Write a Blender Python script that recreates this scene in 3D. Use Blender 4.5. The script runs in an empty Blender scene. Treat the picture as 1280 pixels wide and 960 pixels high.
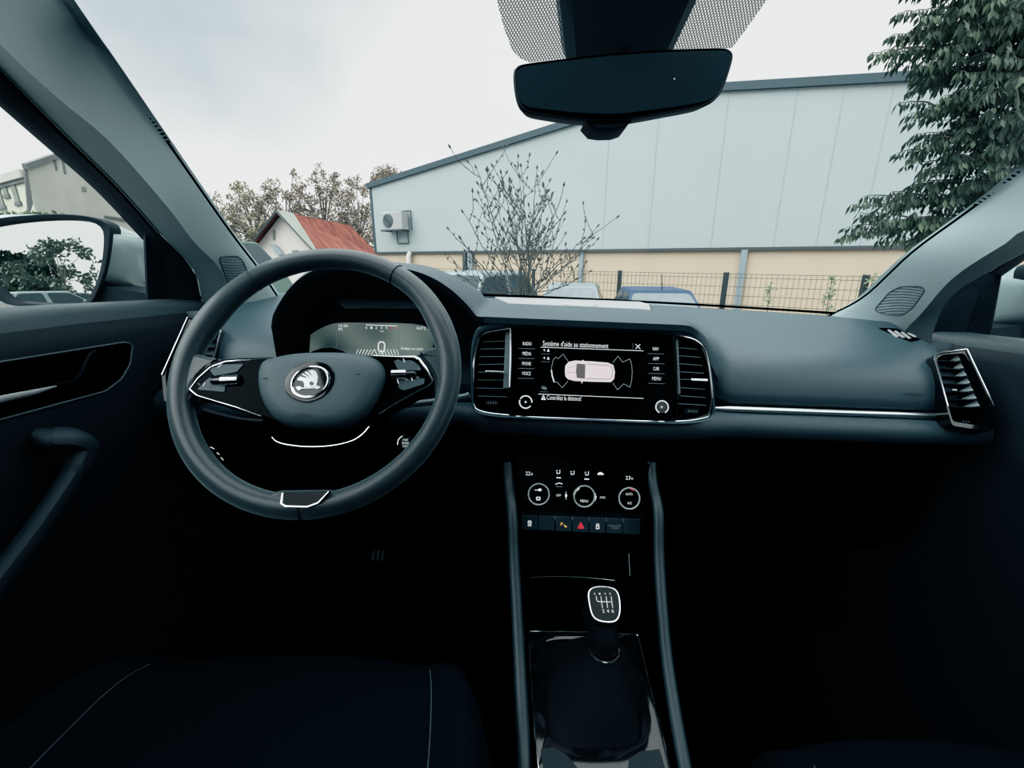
import bpy, bmesh, math, random
from math import sin, cos, pi, radians, sqrt, atan2
from mathutils import Vector, Matrix, noise
random.seed(7)
V = Vector
COL = bpy.context.scene.collection

# ------------------------------------------------------------------ frames
FPX = 537.0            # focal length in pixels of the 1280-wide frame
EZ = 1.30              # eye height above the ground the car stands on
GZ = -0.60             # level of the lower yard in front of the car
EYE = V((0, 0, EZ))
CX = 0.14              # centre line of the car, metres right of the eye

def basis(yaw, pit, rol):
    yaw, pit, rol = radians(yaw), radians(pit), radians(rol)
    F = V((-sin(yaw)*cos(pit), cos(yaw)*cos(pit), -sin(pit)))
    R = V((cos(yaw), sin(yaw), 0)); U = R.cross(F)
    c, s = cos(rol), sin(rol)
    return R*c+U*s, U*c-R*s, F
BC = basis(-1.5, 16, 2.58)     # eye axes seen from the (leaning) car
BW = basis(-1.5, 16, 0)        # eye axes seen from the level world
def bmat(b): return Matrix((b[0], b[1], b[2])).transposed()
MCAR = Matrix.Translation(EYE) @ (bmat(BW) @ bmat(BC).transposed()).to_4x4()   # the car leans on the kerb

def ray(px, py, B=BC): return B[0]*((px-640)/FPX) + B[1]*((480-py)/FPX) + B[2]
def P(px, py, x=None, y=None, z=None):
    d = ray(px, py)
    t = x/d.x if x is not None else (y/d.y if y is not None else z/d.z)
    return d*t
def PW(px, py, y=None, z=None, x=None):
    d = ray(px, py, BW)
    t = y/d.y if y is not None else ((z-EZ)/d.z if z is not None else x/d.x)
    return EYE + d*t

# ------------------------------------------------------------------ materials
def newmat(name):
    m = bpy.data.materials.new(name); m.use_nodes = True
    return m, m.node_tree.nodes, m.node_tree.links
def pbr(name, col, rough=.5, metal=0., spec=.5, bump=0., bscale=300., vary=0., vscale=3., coat=0., emit=None, estr=0., sheen=0.):
    m, N, L = newmat(name); b = N['Principled BSDF']
    b.inputs['Base Color'].default_value = (*col, 1); b.inputs['Roughness'].default_value = rough
    b.inputs['Metallic'].default_value = metal; b.inputs['Specular IOR Level'].default_value = spec
    b.inputs['Coat Weight'].default_value = coat; b.inputs['Coat Roughness'].default_value = .22 if sheen else .03
    b.inputs['Sheen Weight'].default_value = sheen; b.inputs['Sheen Tint'].default_value = (.75, .95, 1, 1)
    if emit: b.inputs['Emission Color'].default_value = (*emit, 1); b.inputs['Emission Strength'].default_value = estr
    tc = N.new('ShaderNodeTexCoord')
    if bump:
        n = N.new('ShaderNodeTexNoise'); n.inputs['Scale'].default_value = bscale; n.inputs['Detail'].default_value = 3
        L.new(tc.outputs['Object'], n.inputs['Vector'])
        bp = N.new('ShaderNodeBump'); bp.inputs['Strength'].default_value = bump; bp.inputs['Distance'].default_value = .002
        L.new(n.outputs['Fac'], bp.inputs['Height']); L.new(bp.outputs['Normal'], b.inputs['Normal'])
    if vary:
        n = N.new('ShaderNodeTexNoise'); n.inputs['Scale'].default_value = vscale; n.inputs['Detail'].default_value = 5
        L.new(tc.outputs['Object'], n.inputs['Vector'])
        r = N.new('ShaderNodeMapRange'); r.inputs['To Min'].default_value = 1-vary; r.inputs['To Max'].default_value = 1+vary
        L.new(n.outputs['Fac'], r.inputs['Value'])
        mx = N.new('ShaderNodeMix'); mx.data_type = 'RGBA'; mx.blend_type = 'MULTIPLY'; mx.inputs['Factor'].default_value = 1
        mx.inputs['A'].default_value = (*col, 1); L.new(r.outputs['Result'], mx.inputs['B'])
        L.new(mx.outputs['Result'], b.inputs['Base Color'])
    return m
def glow(name, col, s):
    m, N, L = newmat(name); N.remove(N['Principled BSDF'])
    e = N.new('ShaderNodeEmission'); e.inputs['Color'].default_value = (*col, 1); e.inputs['Strength'].default_value = s
    L.new(e.outputs[0], N['Material Output'].inputs['Surface']); return m
def glassmat(name, tint, refl=1.0):
    m, N, L = newmat(name); N.remove(N['Principled BSDF'])
    t = N.new('ShaderNodeBsdfTransparent'); t.inputs['Color'].default_value = (*tint, 1)
    g = N.new('ShaderNodeBsdfGlossy'); g.inputs['Roughness'].default_value = 0; g.inputs['Color'].default_value = (refl, refl, refl, 1)
    lw = N.new('ShaderNodeLayerWeight'); lw.inputs['Blend'].default_value = .5
    pw = N.new('ShaderNodeMath'); pw.operation = 'POWER'; pw.inputs[1].default_value = 5; L.new(lw.outputs['Facing'], pw.inputs[0])
    fr = N.new('ShaderNodeMath'); fr.operation = 'MULTIPLY_ADD'; fr.inputs[1].default_value = .35; fr.inputs[2].default_value = .025; L.new(pw.outputs[0], fr.inputs[0])
    mx = N.new('ShaderNodeMixShader'); L.new(fr.outputs[0], mx.inputs[0]); L.new(t.outputs[0], mx.inputs[1]); L.new(g.outputs[0], mx.inputs[2])
    L.new(mx.outputs[0], N['Material Output'].inputs['Surface']); return m

M = {}
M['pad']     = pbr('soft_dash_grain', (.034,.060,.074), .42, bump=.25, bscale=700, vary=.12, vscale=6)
M['padlow']  = pbr('lower_dash_plastic', (.026,.047,.059), .55, bump=.2, bscale=600)
M['dark']    = pbr('dark_plastic', (.004,.0065,.009), .6, spec=.2, bump=.15, bscale=500)
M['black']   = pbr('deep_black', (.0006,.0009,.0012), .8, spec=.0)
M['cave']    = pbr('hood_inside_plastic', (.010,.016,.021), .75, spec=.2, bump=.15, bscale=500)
M['gloss']   = pbr('piano_black', (.003,.004,.005), .06, spec=.5)
M['glassblk']= pbr('black_screen_glass', (.0012,.0012,.0016), .16, spec=.03)
M['chrome']  = pbr('satin_chrome', (.62,.66,.68), .22, metal=1, bump=.02, bscale=200)
M['chromed'] = pbr('bright_chrome', (.50,.53,.55), .14, metal=1, bump=.02, bscale=200)
M['strip']   = pbr('brushed_strip', (.55,.62,.64), .34, metal=1, bump=.05, bscale=900)
M['leather'] = pbr('wheel_leather', (.007,.0145,.0185), .42, spec=.3, coat=.35, sheen=.35, bump=.3, bscale=900, vary=.1, vscale=20)
M['hub']     = pbr('hub_pad_plastic', (.040,.066,.078), .55, bump=.25, bscale=900)
M['ink']     = pbr('debossed_ink', (.008,.013,.016), .7)
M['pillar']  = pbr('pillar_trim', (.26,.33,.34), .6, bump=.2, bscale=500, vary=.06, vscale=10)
M['pillar_shaded'] = pbr('pillar_trim_shaded', (.085,.12,.13), .65, bump=.2, bscale=500)  # shaded copy of the pillar trim, the shade is in its colour
M['satin'] = pbr('satin_silver', (.62,.67,.69), .3, metal=.3)
M['satin2'] = pbr('badge_silver', (.36,.40,.42), .25, metal=.6)
M['door2'] = pbr('door_plastic_lit', (.0065,.0115,.015), .55, spec=.3, bump=.3, bscale=700)
M['rubber']  = pbr('rubber_seal', (.006,.011,.015), .65, spec=.15, bump=.1, bscale=300)
M['grille']  = pbr('grille_slots', (.03,.042,.046), .7, bump=.1)
M['door']    = pbr('door_plastic', (.0045,.008,.011), .55, spec=.25, bump=.3, bscale=700)
M['sill']    = pbr('door_sill_plastic', (.034,.053,.060), .5, bump=.2, bscale=600)
M['cloth']   = pbr('seat_cloth', (.0034,.0060,.0083), .95, spec=.03, bump=.5, bscale=500, vary=.3, vscale=150)
M['stitch']  = pbr('pale_stitching', (.05,.065,.075), .8, bump=.3, bscale=900)
M['liner']   = pbr('headliner_cloth', (.02,.03,.036), .9, bump=.3, bscale=400)
M['carpet']  = pbr('floor_carpet', (.0008,.001,.0014), .95, spec=.02, bump=.5, bscale=200)
M['rail']    = pbr('console_rail', (.016,.030,.037), .42, bump=.2, bscale=700)
M['white']   = glow('white_symbols', (.92,.94,.95), .85)
M['dim']     = glow('dim_symbols', (.5,.56,.6), .30)
M['pink']    = glow('car_picture', (.90,.80,.82), .85)
M['soft']    = glow('soft_symbols', (.75,.78,.8), .5)
M['grey']    = glow('car_picture_glass', (.25,.22,.22), .6)
M['amber']   = glow('amber_symbol', (.95,.55,.18), .85)
M['red']     = glow('red_symbol', (.85,.07,.10), .75)
M['gloss2'] = pbr('dim_gloss_black', (.0015,.0018,.002), .05, spec=.13)
M['grab'] = pbr('grab_handle_plastic', (.014,.023,.029), .5, spec=.3, bump=.3, bscale=700)
M['housing'] = pbr('sensor_cover_plastic', (.05,.075,.088), .6, bump=.1)
M['faceblue']= pbr('mirror_glass_dark', (.021,.037,.044), .12, spec=.4)
M['mirror']  = pbr('mirror_silver', (.86,.90,.88), .0, metal=1)
M['mcase']   = pbr('mirror_case', (.010,.016,.021), .55, spec=.2, bump=.1)
M['paint']   = pbr('white_car_paint', (.25,.33,.34), .3, coat=.5, vary=.02)
M['glass']   = glassmat('windscreen_glass', (.97,.985,.98), .8)
M['sglass']  = glassmat('side_window_glass', (.95,.975,.965), .8)

# ------------------------------------------------------------------ mesh builder
def spl(pts, n=8, closed=False):
    pts = [V(p) for p in pts]; out = []; k = len(pts)
    rng = range(k if closed else k-1)
    for i in rng:
        a = pts[(i-1) % k] if closed or i > 0 else pts[0]*2-pts[1]
        b, c = pts[i], pts[(i+1) % k]
        d = pts[(i+2) % k] if closed or i+2 < k else pts[-1]*2-pts[-2]
        for j in range(n):
            t = j/n
            out.append(.5*((2*b)+(c-a)*t+(2*a-5*b+4*c-d)*t*t+(3*b-a-3*c+d)*t**3))
    if not closed: out.append(pts[-1])
    return out
def rpoly(pts, r, n=5):
    pts = [V(p) for p in pts]; out = []; k = len(pts)
    for i in range(k):
        a, b, c = pts[i-1], pts[i], pts[(i+1) % k]
        d1, d2 = (a-b), (c-b); rr = min(r, d1.length*.45, d2.length*.45)
        p0 = b+d1.normalized()*rr; p2 = b+d2.normalized()*rr
        for j in range(n+1):
            t = j/n; out.append(p0*(1-t)**2+b*2*t*(1-t)+p2*t*t)
    return out

class Pl:                       # a plane with 2-D coordinates u (right), v (up), h (towards the viewer)
    def __init__(s, o, u, v): s.o, s.u, s.v = V(o), V(u).normalized(), V(v).normalized(); s.n = s.u.cross(s.v).normalized()
    def pt(s, u, v, h=0.): return s.o+s.u*u+s.v*v+s.n*h
    def px(s, a, b, h=0., B=BC, eye=V((0, 0, 0))):
        d = ray(a, b, B); o = s.o+s.n*h-eye
        t = o.dot(s.n)/d.dot(s.n); q = d*t-o
        return V((q.dot(s.u), q.dot(s.v)))
    def pxs(s, l, h=0.): return [s.px(a, b, h) for a, b in l]
    def up(s, px, py, h=0.): return (s.px(px+1, py, h)-s.px(px, py, h)).length
def tilt(o, t, ya=0.):
    t, ya = radians(t), radians(ya)
    n = V((sin(ya)*cos(t), -cos(t)*cos(ya), sin(t))); u = V((cos(ya), sin(ya), 0))
    return Pl(o, u, n.cross(u))

class MB:
    def __init__(s, *mats): s.v, s.f, s.mi, s.mats = [], [], [], list(mats)
    def m(s, mat):
        if mat is None: return 0
        if mat not in s.mats: s.mats.append(mat)
        return s.mats.index(mat)
    def add(s, vs, fs, mat=None):
        k = len(s.v); s.v += [V(p) for p in vs]; i = s.m(mat)
        for f in fs: s.f.append([a+k for a in f]); s.mi.append(i)
        return s
    def loft(s, rows, mat=None, cu=False, cv=False, cap=False):
        a, b = len(rows), len(rows[0]); fs = []
        for i in range(a if cu else a-1):
            for j in range(b if cv else b-1):
                i2, j2 = (i+1) % a, (j+1) % b
                fs.append([i*b+j, i*b+j2, i2*b+j2, i2*b+j])
        if cap and cv: fs += [list(range(b))[::-1], [(a-1)*b+j for j in range(b)]]
        return s.add([p for r in rows for p in r], fs, mat)
    def prism(s, pl, pts, h0, h1, mat=None, bev=0.):
        k = len(pts)
        rows = [[pl.pt(p[0], p[1], h0) for p in pts]]
        if bev:
            c = sum((V(p) for p in pts), V((0, 0)))/k
            rows.append([pl.pt(p[0], p[1], h1-bev) for p in pts])
            q = []
            for i in range(k):
                t = (V(pts[(i+1) % k])-V(pts[i-1])); nn = V((t.y, -t.x))
                nn = nn.normalized() if nn.length > 1e-9 else V((0, 0))
                q.append((V(pts[i]), nn))
            area = sum(pts[i-1][0]*pts[i][1]-pts[i][0]*pts[i-1][1] for i in range(k))
            sg = -1 if area > 0 else 1
            for fr, hh in ((.3, .7), (1, 1)):
                rows.append([pl.pt(*(p+nn*sg*bev*fr), h1-bev+bev*hh) for p, nn in q])
        else: rows.append([pl.pt(p[0], p[1], h1) for p in pts])
        s.loft(rows, mat, cv=True); n = len(rows)
        s.add(rows[0], [list(range(k))[::-1]], mat); s.add(rows[-1], [list(range(k))], mat)
        return s
    def plate(s, pl, pts, h, mat=None): return s.add([pl.pt(p[0], p[1], h) for p in pts], [list(range(len(pts)))], mat)
    def ring(s, pl, outer, inner, h0, h1, mat=None):
        r = [[pl.pt(*p, h0) for p in outer], [pl.pt(*p, h1) for p in outer], [pl.pt(*p, h1) for p in inner], [pl.pt(*p, h0) for p in inner]]
        return s.loft(r, mat, cu=True, cv=True)
    def tube(s, path, r, mat=None, n=8, closed=False, flat=1., up=None):
        path = [V(p) for p in path]; k = len(path); rows = []; prev = None
        for i in range(k):
            if closed: t = path[(i+1) % k]-path[i-1]
            else: t = path[min(i+1, k-1)]-path[max(i-1, 0)]
            t = t.normalized() if t.length > 1e-9 else V((0, 0, 1))
            if up is not None: a = up.cross(t)
            elif prev is None: a = t.orthogonal()
            else: a = prev-t*prev.dot(t)
            if a.length < 1e-6: a = t.orthogonal()
            a.normalize(); prev = a; b = t.cross(a)
            rr = r[i] if isinstance(r, (list, tuple)) else r
            rows.append([path[i]+a*rr*cos(2*pi*j/n)+b*rr*flat*sin(2*pi*j/n) for j in range(n)])
        return s.loft(rows, mat, cu=closed, cv=True, cap=not closed)
    def lathe(s, c, ax, prof, mat=None, n=24):      # prof: (radius, height along axis)
        ax = V(ax).normalized(); a = ax.orthogonal().normalized(); b = ax.cross(a)
        rows = [[V(c)+ax*h+(a*cos(2*pi*j/n)+b*sin(2*pi*j/n))*r for j in range(n)] for r, h in prof]
        return s.loft(rows, mat, cv=True, cap=True)
    def box(s, lo, hi, mat=None):
        x0, y0, z0 = lo; x1, y1, z1 = hi
        return s.add([(x0,y0,z0),(x1,y0,z0),(x1,y1,z0),(x0,y1,z0),(x0,y0,z1),(x1,y0,z1),(x1,y1,z1),(x0,y1,z1)],
              [[3,2,1,0],[4,5,6,7],[0,1,5,4],[1,2,6,5],[2,3,7,6],[3,0,4,7]], mat)
    def obox(s, c, u, v, n, a, b, d, mat=None):
        c, u, v, n = V(c), V(u)*a/2, V(v)*b/2, V(n)*d/2
        vs = [c+u*i+v*j+n*k for k in (-1, 1) for i, j in ((-1,-1),(1,-1),(1,1),(-1,1))]
        return s.add(vs, [[3,2,1,0],[4,5,6,7],[0,1,5,4],[1,2,6,5],[2,3,7,6],[3,0,4,7]], mat)
    def line(s, pl, pts, w, h, mat=None, closed=False):    # flat stroke of width w in a plane
        pts = [V(p) for p in pts]; k = len(pts)
        for i in range(k if closed else k-1):
            a, b = pts[i], pts[(i+1) % k]; d = (b-a)
            if d.length < 1e-9: continue
            d.normalize(); q = V((-d.y, d.x))*w/2; e = d*w*.3
            s.add([pl.pt(*(a-q-e), h), pl.pt(*(b-q+e), h), pl.pt(*(b+q+e), h), pl.pt(*(a+q-e), h)], [[0,1,2,3]], mat)
        return s
    def text(s, pl, txt, at, hgt, h, mat=None, width=None, rot=0., al='C'):
        cu = bpy.data.curves.new('t', 'FONT'); cu.body = txt; cu.size = 1; cu.resolution_u = 2
        ob = bpy.data.objects.new('t', cu); me = ob.to_mesh()
        if len(me.vertices):
            xs = [p.co.x for p in me.vertices]; x0, x1 = min(xs), max(xs)
            k = hgt/.70; kx = k if width is None else width/(x1-x0)
            ox = {'C': (x0+x1)/2, 'L': x0, 'R': x1}[al]; c, sn = cos(rot), sin(rot)
            vs = []
            for p in me.vertices:
                a, b = (p.co.x-ox)*kx, (p.co.y-.35)*k
                vs.append(pl.pt(at[0]+a*c-b*sn, at[1]+a*sn+b*c, h))
            s.add(vs, [list(p.vertices) for p in me.polygons], mat)
        ob.to_mesh_clear(); bpy.data.objects.remove(ob); bpy.data.curves.remove(cu)
        return s

BASE = {}
def link(o, parent=None):
    COL.objects.link(o)
    if parent is not None: o.parent = parent
    return o
def tag(o, label=None, cat=None, group=None, kind=None):
    for k, v in (('label', label), ('category', cat), ('group', group), ('kind', kind)):
        if v: o[k] = v
    return o
def place(o, base, frame):
    base = V(base); BASE[o.name] = base
    o.matrix_world = (MCAR if frame == 'car' else Matrix.Identity(4)) @ Matrix.Translation(base)
def thing(name, label, cat, base, frame='car', group=None, kind=None):
    o = link(bpy.data.objects.new(name, None)); o.empty_display_size = .05
    place(o, base, frame); return tag(o, label, cat, group, kind)
def mesh(name, mb, base, ang=40, smooth=True, bevel=0., normals=False):
    me = bpy.data.meshes.new(name); me.from_pydata([tuple(p-base) for p in mb.v], [], mb.f)
    for m in mb.mats: me.materials.append(m)
    for p, i in zip(me.polygons, mb.mi): p.material_index = i; p.use_smooth = smooth
    if normals:
        bm = bmesh.new(); bm.from_mesh(me); bmesh.ops.recalc_face_normals(bm, faces=bm.faces[:]); bm.to_mesh(me); bm.free()
    if smooth: me.set_sharp_from_angle(angle=radians(ang))
    o = bpy.data.objects.new(name, me)
    if bevel:
        b = o.modifiers.new('bevel', 'BEVEL'); b.width = bevel; b.segments = 3; b.limit_method = 'ANGLE'; b.angle_limit = radians(40)
    return o
def part(name, mb, parent, label=None, **k):
    o = mesh(name, mb, BASE[parent.name], **k); link(o, parent); BASE[o.name] = BASE[parent.name]
    return tag(o, label)
def solo(name, mb, label, cat, base=None, frame='car', group=None, kind=None, **k):
    if base is None:
        base = sum(mb.v, V((0, 0, 0)))/len(mb.v); base.z = min(p.z for p in mb.v)
    base = V(base); o = link(mesh(name, mb, base, **k)); place(o, base, frame)
    return tag(o, label, cat, group, kind)
def struct(name, mb, frame='car', **k): return solo(name, mb, None, None, frame=frame, kind='structure', **k)
def dup(root, loc=None, label=None, parent=None):
    r = root.copy(); COL.objects.link(r)
    if parent is not None: r.parent = parent
    for ch in list(root.children): dup(ch, parent=r)
    if loc is not None: r.location = loc
    if label: r['label'] = label
    return r
def mirx(p): return V((2*CX-p[0], p[1], p[2]))
def lerp(a, b, t): return a+(b-a)*t
def sst(a, b, x): t = max(0, min(1, (x-a)/(b-a))); return t*t*(3-2*t)

# ================================================================== CAR CABIN
def resample(path, n):
    path = [V(p) for p in path]; L = [0]
    for a, b in zip(path, path[1:]): L.append(L[-1]+(b-a).length)
    out = []; j = 0
    for i in range(n):
        t = L[-1]*i/(n-1)
        while j < len(L)-2 and L[j+1] < t: j += 1
        out.append(path[j].lerp(path[j+1], (t-L[j])/max(1e-9, L[j+1]-L[j])))
    return out
def pxy(l): return [P(a, b, y=c) for a, b, c in l]
def mirmb(mb):
    o = MB(*mb.mats); o.v = [mirx(p) for p in mb.v]; o.f = [f[::-1] for f in mb.f]; o.mi = mb.mi[:]; return o

# ---- pillars: a = edge at the windscreen, b = crease, c = outer edge
La = [V(q) for q in ((-.36,.22,.36),(-.375,.30,.32),(-.40,.40,.265))]+pxy([(78,0,.49),(115,50,.55),(200,170,.68),(285,290,.82),(322,338,.875),(345,372,.90)])
Lb = [V(q) for q in ((-.36,.15,.30),(-.37,.23,.255),(-.395,.33,.195))]+pxy([(0,55,.415),(75,125,.505),(140,180,.59),(212,262,.695),(242,302,.755),(270,330,.805),(284,356,.84),(296,390,.86)])
Lc = [V(q) for q in ((-.52,.22,.345),(-.545,.36,.31),(-.575,.48,.255))]+pxy([(0,84,.59),(95,180,.675),(150,235,.735),(200,292,.80),(230,322,.835),(246,345,.855),(252,374,.865),(253,392,.868)])
Le = [V(q) for q in ((-.56,.22,.315),(-.585,.38,.28),(-.61,.50,.225))]+pxy([(0,126,.61),(61,180,.68),(125,237,.75),(184,300,.815)])
Ra = [mirx(p) for p in La[:4]]+pxy([(1300,198,.66),(1280,215,.68),(1215,264,.755),(1145,315,.83),(1085,370,.93),(1045,392,.99),(1025,402,1.01)])
Rb = [mirx(p) for p in Lb[:4]]+pxy([(1290,284,.635),(1264,300,.66),(1192,347,.755),(1150,394,.83),(1134,410,.86),(1125,425,.88)])
Rc = [mirx(p) for p in Lc[:4]]+pxy([(1300,305,.70),(1280,316,.715),(1236,340,.75),(1199,362,.785),(1180,383,.805),(1167,414,.825),(1164,430,.83)])
Re = [mirx(p) for p in Le]
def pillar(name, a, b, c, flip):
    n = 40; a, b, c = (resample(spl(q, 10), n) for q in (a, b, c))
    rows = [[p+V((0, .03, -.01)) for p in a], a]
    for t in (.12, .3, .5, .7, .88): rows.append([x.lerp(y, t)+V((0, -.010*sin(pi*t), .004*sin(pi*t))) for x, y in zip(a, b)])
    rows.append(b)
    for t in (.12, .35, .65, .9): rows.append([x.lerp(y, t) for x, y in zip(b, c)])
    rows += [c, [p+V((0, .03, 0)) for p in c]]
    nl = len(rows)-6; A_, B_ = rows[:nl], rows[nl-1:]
    mb = MB(M['pillar'], M['pillar_shaded']); mb.loft(A_ if not flip else A_[::-1]); mb.loft(B_ if not flip else B_[::-1], M['pillar_shaded'])
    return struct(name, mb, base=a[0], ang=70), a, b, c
tl, La2, Lb2, Lc2 = pillar('trim_1', La, Lb, Lc, False)
tr, Ra2, Rb2, Rc2 = pillar('trim_2', Ra, Rb, Rc, True)
def plane3(p1, p2, p3, towards):
    u = (p2-p1).normalized(); n = u.cross(p3-p1).normalized()
    if n.dot(V(towards)-p1) < 0: n = -n
    return Pl(p1, u, n.cross(u))
from mathutils.bvhtree import BVHTree
def bvh_of(o):          # tree of an object's mesh in car coordinates
    me = o.data; base = BASE[o.name]
    return BVHTree.FromPolygons([tuple(v.co+base) for v in me.vertices], [tuple(p.vertices) for p in me.polygons])
def on(tree, x, y, lift=.0):
    d = ray(x, y).normalized(); h = tree.ray_cast(V((0, 0, 0)), d)
    return None if h[0] is None else h[0]-d*lift
def tweeter(parent, outline, slope=0, nl=13):
    tree = bvh_of(parent); q = [V((a, b, 0)) for a, b in outline]
    mb = MB(M['grille']); k = len(outline)
    o = [on(tree, p.x, p.y, .0007) for p in rpoly(q, 6)]; mb.tube([p for p in o if p], .0009, closed=True, n=6)
    xs = [p[0] for p in outline]; ys = [p[1] for p in outline]
    def inside(x, y):
        r = False
        for i in range(k):
            (x1, y1), (x2, y2) = outline[i-1], outline[i]
            if (y1 > y) != (y2 > y) and x < (x2-x1)*(y-y1)/(y2-y1)+x1: r = not r
        return r
    y0, y1 = min(ys)-4, max(ys)+4
    for i in range(1, nl):
        pts = []
        for j in range(60):
            x = lerp(min(xs), max(xs), j/59); y = lerp(y0, y1, i/nl)-3.5*sin(pi*(j/59))*slope
            if inside(x, y):
                p = on(tree, x, y, .0006)
                if p: pts.append(p)
        if len(pts) > 4: mb.tube(pts[::3]+[pts[-1]], .0007, n=5)
    part('speaker_grille', mb, parent)
tweeter(tr, [(1092,388),(1112,365),(1126,358),(1152,358),(1156,363),(1141,385),(1126,395),(1108,393)], 1)
tweeter(tl, [(273,321),(297,320),(303,325),(312,345),(300,352),(286,356)], -.6)

# ---- windscreen
NG = 40
ga, gb = resample(spl(La, 10), NG), resample(spl(Ra, 10), NG)
def glass_pt(i, t):
    a, b = ga[i], gb[i]; k = 1-(2*t-1)**2; s = i/(NG-1)
    p = a.lerp(b, t); return p+V((0, .13*k+.012, lerp(.075, .035, s)*k+.004))
rows = [[glass_pt(i, j/24) for j in range(25)] for i in range(NG)]
ws = struct('window_1', MB(M['glass']).loft(rows), base=glass_pt(0, .5), ang=180)
# black printed border with toothed edge along the pillars
bd = MB(M['black'])
for side in (0, 1):
    n = 260; A = resample(ga if side == 0 else gb, n)
    rr = []
    for i in range(n):
        p = A[i]; other = (gb if side == 0 else ga)[min(NG-1, int(i/n*NG))]
        w = .0018+(.0022 if i % 2 else 0)*(1 if i < n*.62 else 0)
        rr.append([p+V((0, .006, -.002)), p+(other-p).normalized()*w+V((0, .008, .001))])
    bd.loft(rr)
part('printed_border', bd, ws)

# ---- dash pad
def _seal():
    mb = MB(M['black']); mb.tube([V((x_, 1.105-.115*((x_-CX)/.66)**2-.004, -.0848)) for x_ in [lerp(-.44, .785, i/40) for i in range(41)]], .0030, n=6); part('lower_seal', mb, ws)
_seal()
HT = -.012
def yback(x): return 1.105-.115*((x-CX)/.66)**2
def sec(x):
    yb = yback(x)
    PS = [(yb,-.092),(yb-.10,-.089),(.86,-.103),(.79,-.120),(.745,-.136),(.72,-.153),(.706,-.176),(.699,-.200),(.696,-.216),(.702,-.2235),(.74,-.226)]
    CS = [(yb,-.092),(yb-.10,-.087),(.86,-.083),(.76,-.081),(.70,-.080),(.676,-.081),(.668,-.085),(.670,-.095),(.70,-.11),(.72,-.17),(.74,-.226)]
    base = lerp(-.125, -.083, max(0, min(1, (x+.37)/.33)))
    t = (x+.205)/.165; ar = max(0, 1-abs(t)**3.2) if abs(t) < 1 else 0
    zl = base+(HT-base)*ar; e = zl-base; zc = min(zl-.045, -.075)
    HS = [(yb,-.092),(1.0,-.088+.30*e),(.90,base+.66*e+.012),(.80,base+.93*e+.006),(.71,zl+.002),(.676,zl),(.668,zl-.004),(.670,zl-.013),(.73,zl-.03),(.775,zc),(.785,-.226)]
    if x < -.372: S = PS
    elif x < -.358: k = sst(-.372, -.358, x); S = [(lerp(a[0], b[0], k), lerp(a[1], b[1], k)) for a, b in zip(PS, HS)]
    elif x < -.05: S = HS
    elif x < -.03: k = sst(-.05, -.03, x); S = [(lerp(a[0], b[0], k), lerp(a[1], b[1], k)) for a, b in zip(HS, CS)]
    elif x < .285: S = CS
    elif x < .40: k = sst(.285, .40, x); S = [(lerp(a[0], b[0], k), lerp(a[1], b[1], k)) for a, b in zip(CS, PS)]
    else: S = PS
    if x > .797 or x < -.517:
        k = sst(.797, .812, x) if x > 0 else sst(-.517, -.53, x)
        S = [(lerp(p[0], max(p[0], .775), k), p[1]) for p in S]
    return S
dash = thing('dashboard', 'dark grey soft touch dashboard spanning under the windscreen, with touchscreen and round vents', 'dashboard', (CX, .75, -.55))
xs = []
x = -.535
while x < .815:
    xs.append(x); x += .006 if -.38 < x < -.02 else .0125
xs.append(.815)
mb = MB(M['pad'], M['cave'])
for x0, x1 in zip(xs, xs[1:]):
    s0, s1 = sec(x0), sec(x1)
    for i in range(10):
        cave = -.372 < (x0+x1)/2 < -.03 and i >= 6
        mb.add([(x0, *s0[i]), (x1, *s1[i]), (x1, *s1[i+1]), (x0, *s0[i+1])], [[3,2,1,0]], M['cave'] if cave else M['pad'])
bmw = bmesh.new()
o = mesh('dash_pad', mb, BASE[dash.name], ang=50)
bmw.from_mesh(o.data); bmesh.ops.remove_doubles(bmw, verts=bmw.verts[:], dist=.0002); bmesh.ops.recalc_face_normals(bmw, faces=bmw.faces[:]); bmw.to_mesh(o.data); bmw.free()
o.data.set_sharp_from_angle(angle=radians(50)); link(o, dash); BASE[o.name] = BASE[dash.name]
dash_pad = o

# lid of the tray on top of the dash
tp = Pl((CX, .95, -.0845), (1, 0, 0), (0, 1, 0.004))
M['lid'] = pbr('tray_lid_plastic', (.26,.27,.275), .35, bump=.15, bscale=700)  # on the tray lid the sky reflection is put into this pale base
mb = MB(M['lid'])
lid = [(618,371.5),(700,374),(800,377.5),(812,381),(815,390.5),(740,389.5),(652,387.5)]
mb.prism(tp, rpoly(tp.pxs(lid), .006)[::-1] if False else rpoly(tp.pxs(lid), .006), -.006, .0010, bev=.0006)
ld = part('tray_lid', mb, dash, 'tray lid with a slim finger grip, sky reflection painted into its pale colour', normals=True)
mb = MB(M['ink']); mb.line(tp, tp.pxs([(704,382),(712,384.3),(741,385),(747,383.6)]), .0024, .0032)
mb.line(tp, tp.pxs([(812,381),(815,391)]), .002, .0016); mb.line(tp, tp.pxs([(622,373.2),(800,379)]), .0020, .0016)
part('finger_grip', mb, ld)

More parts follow.
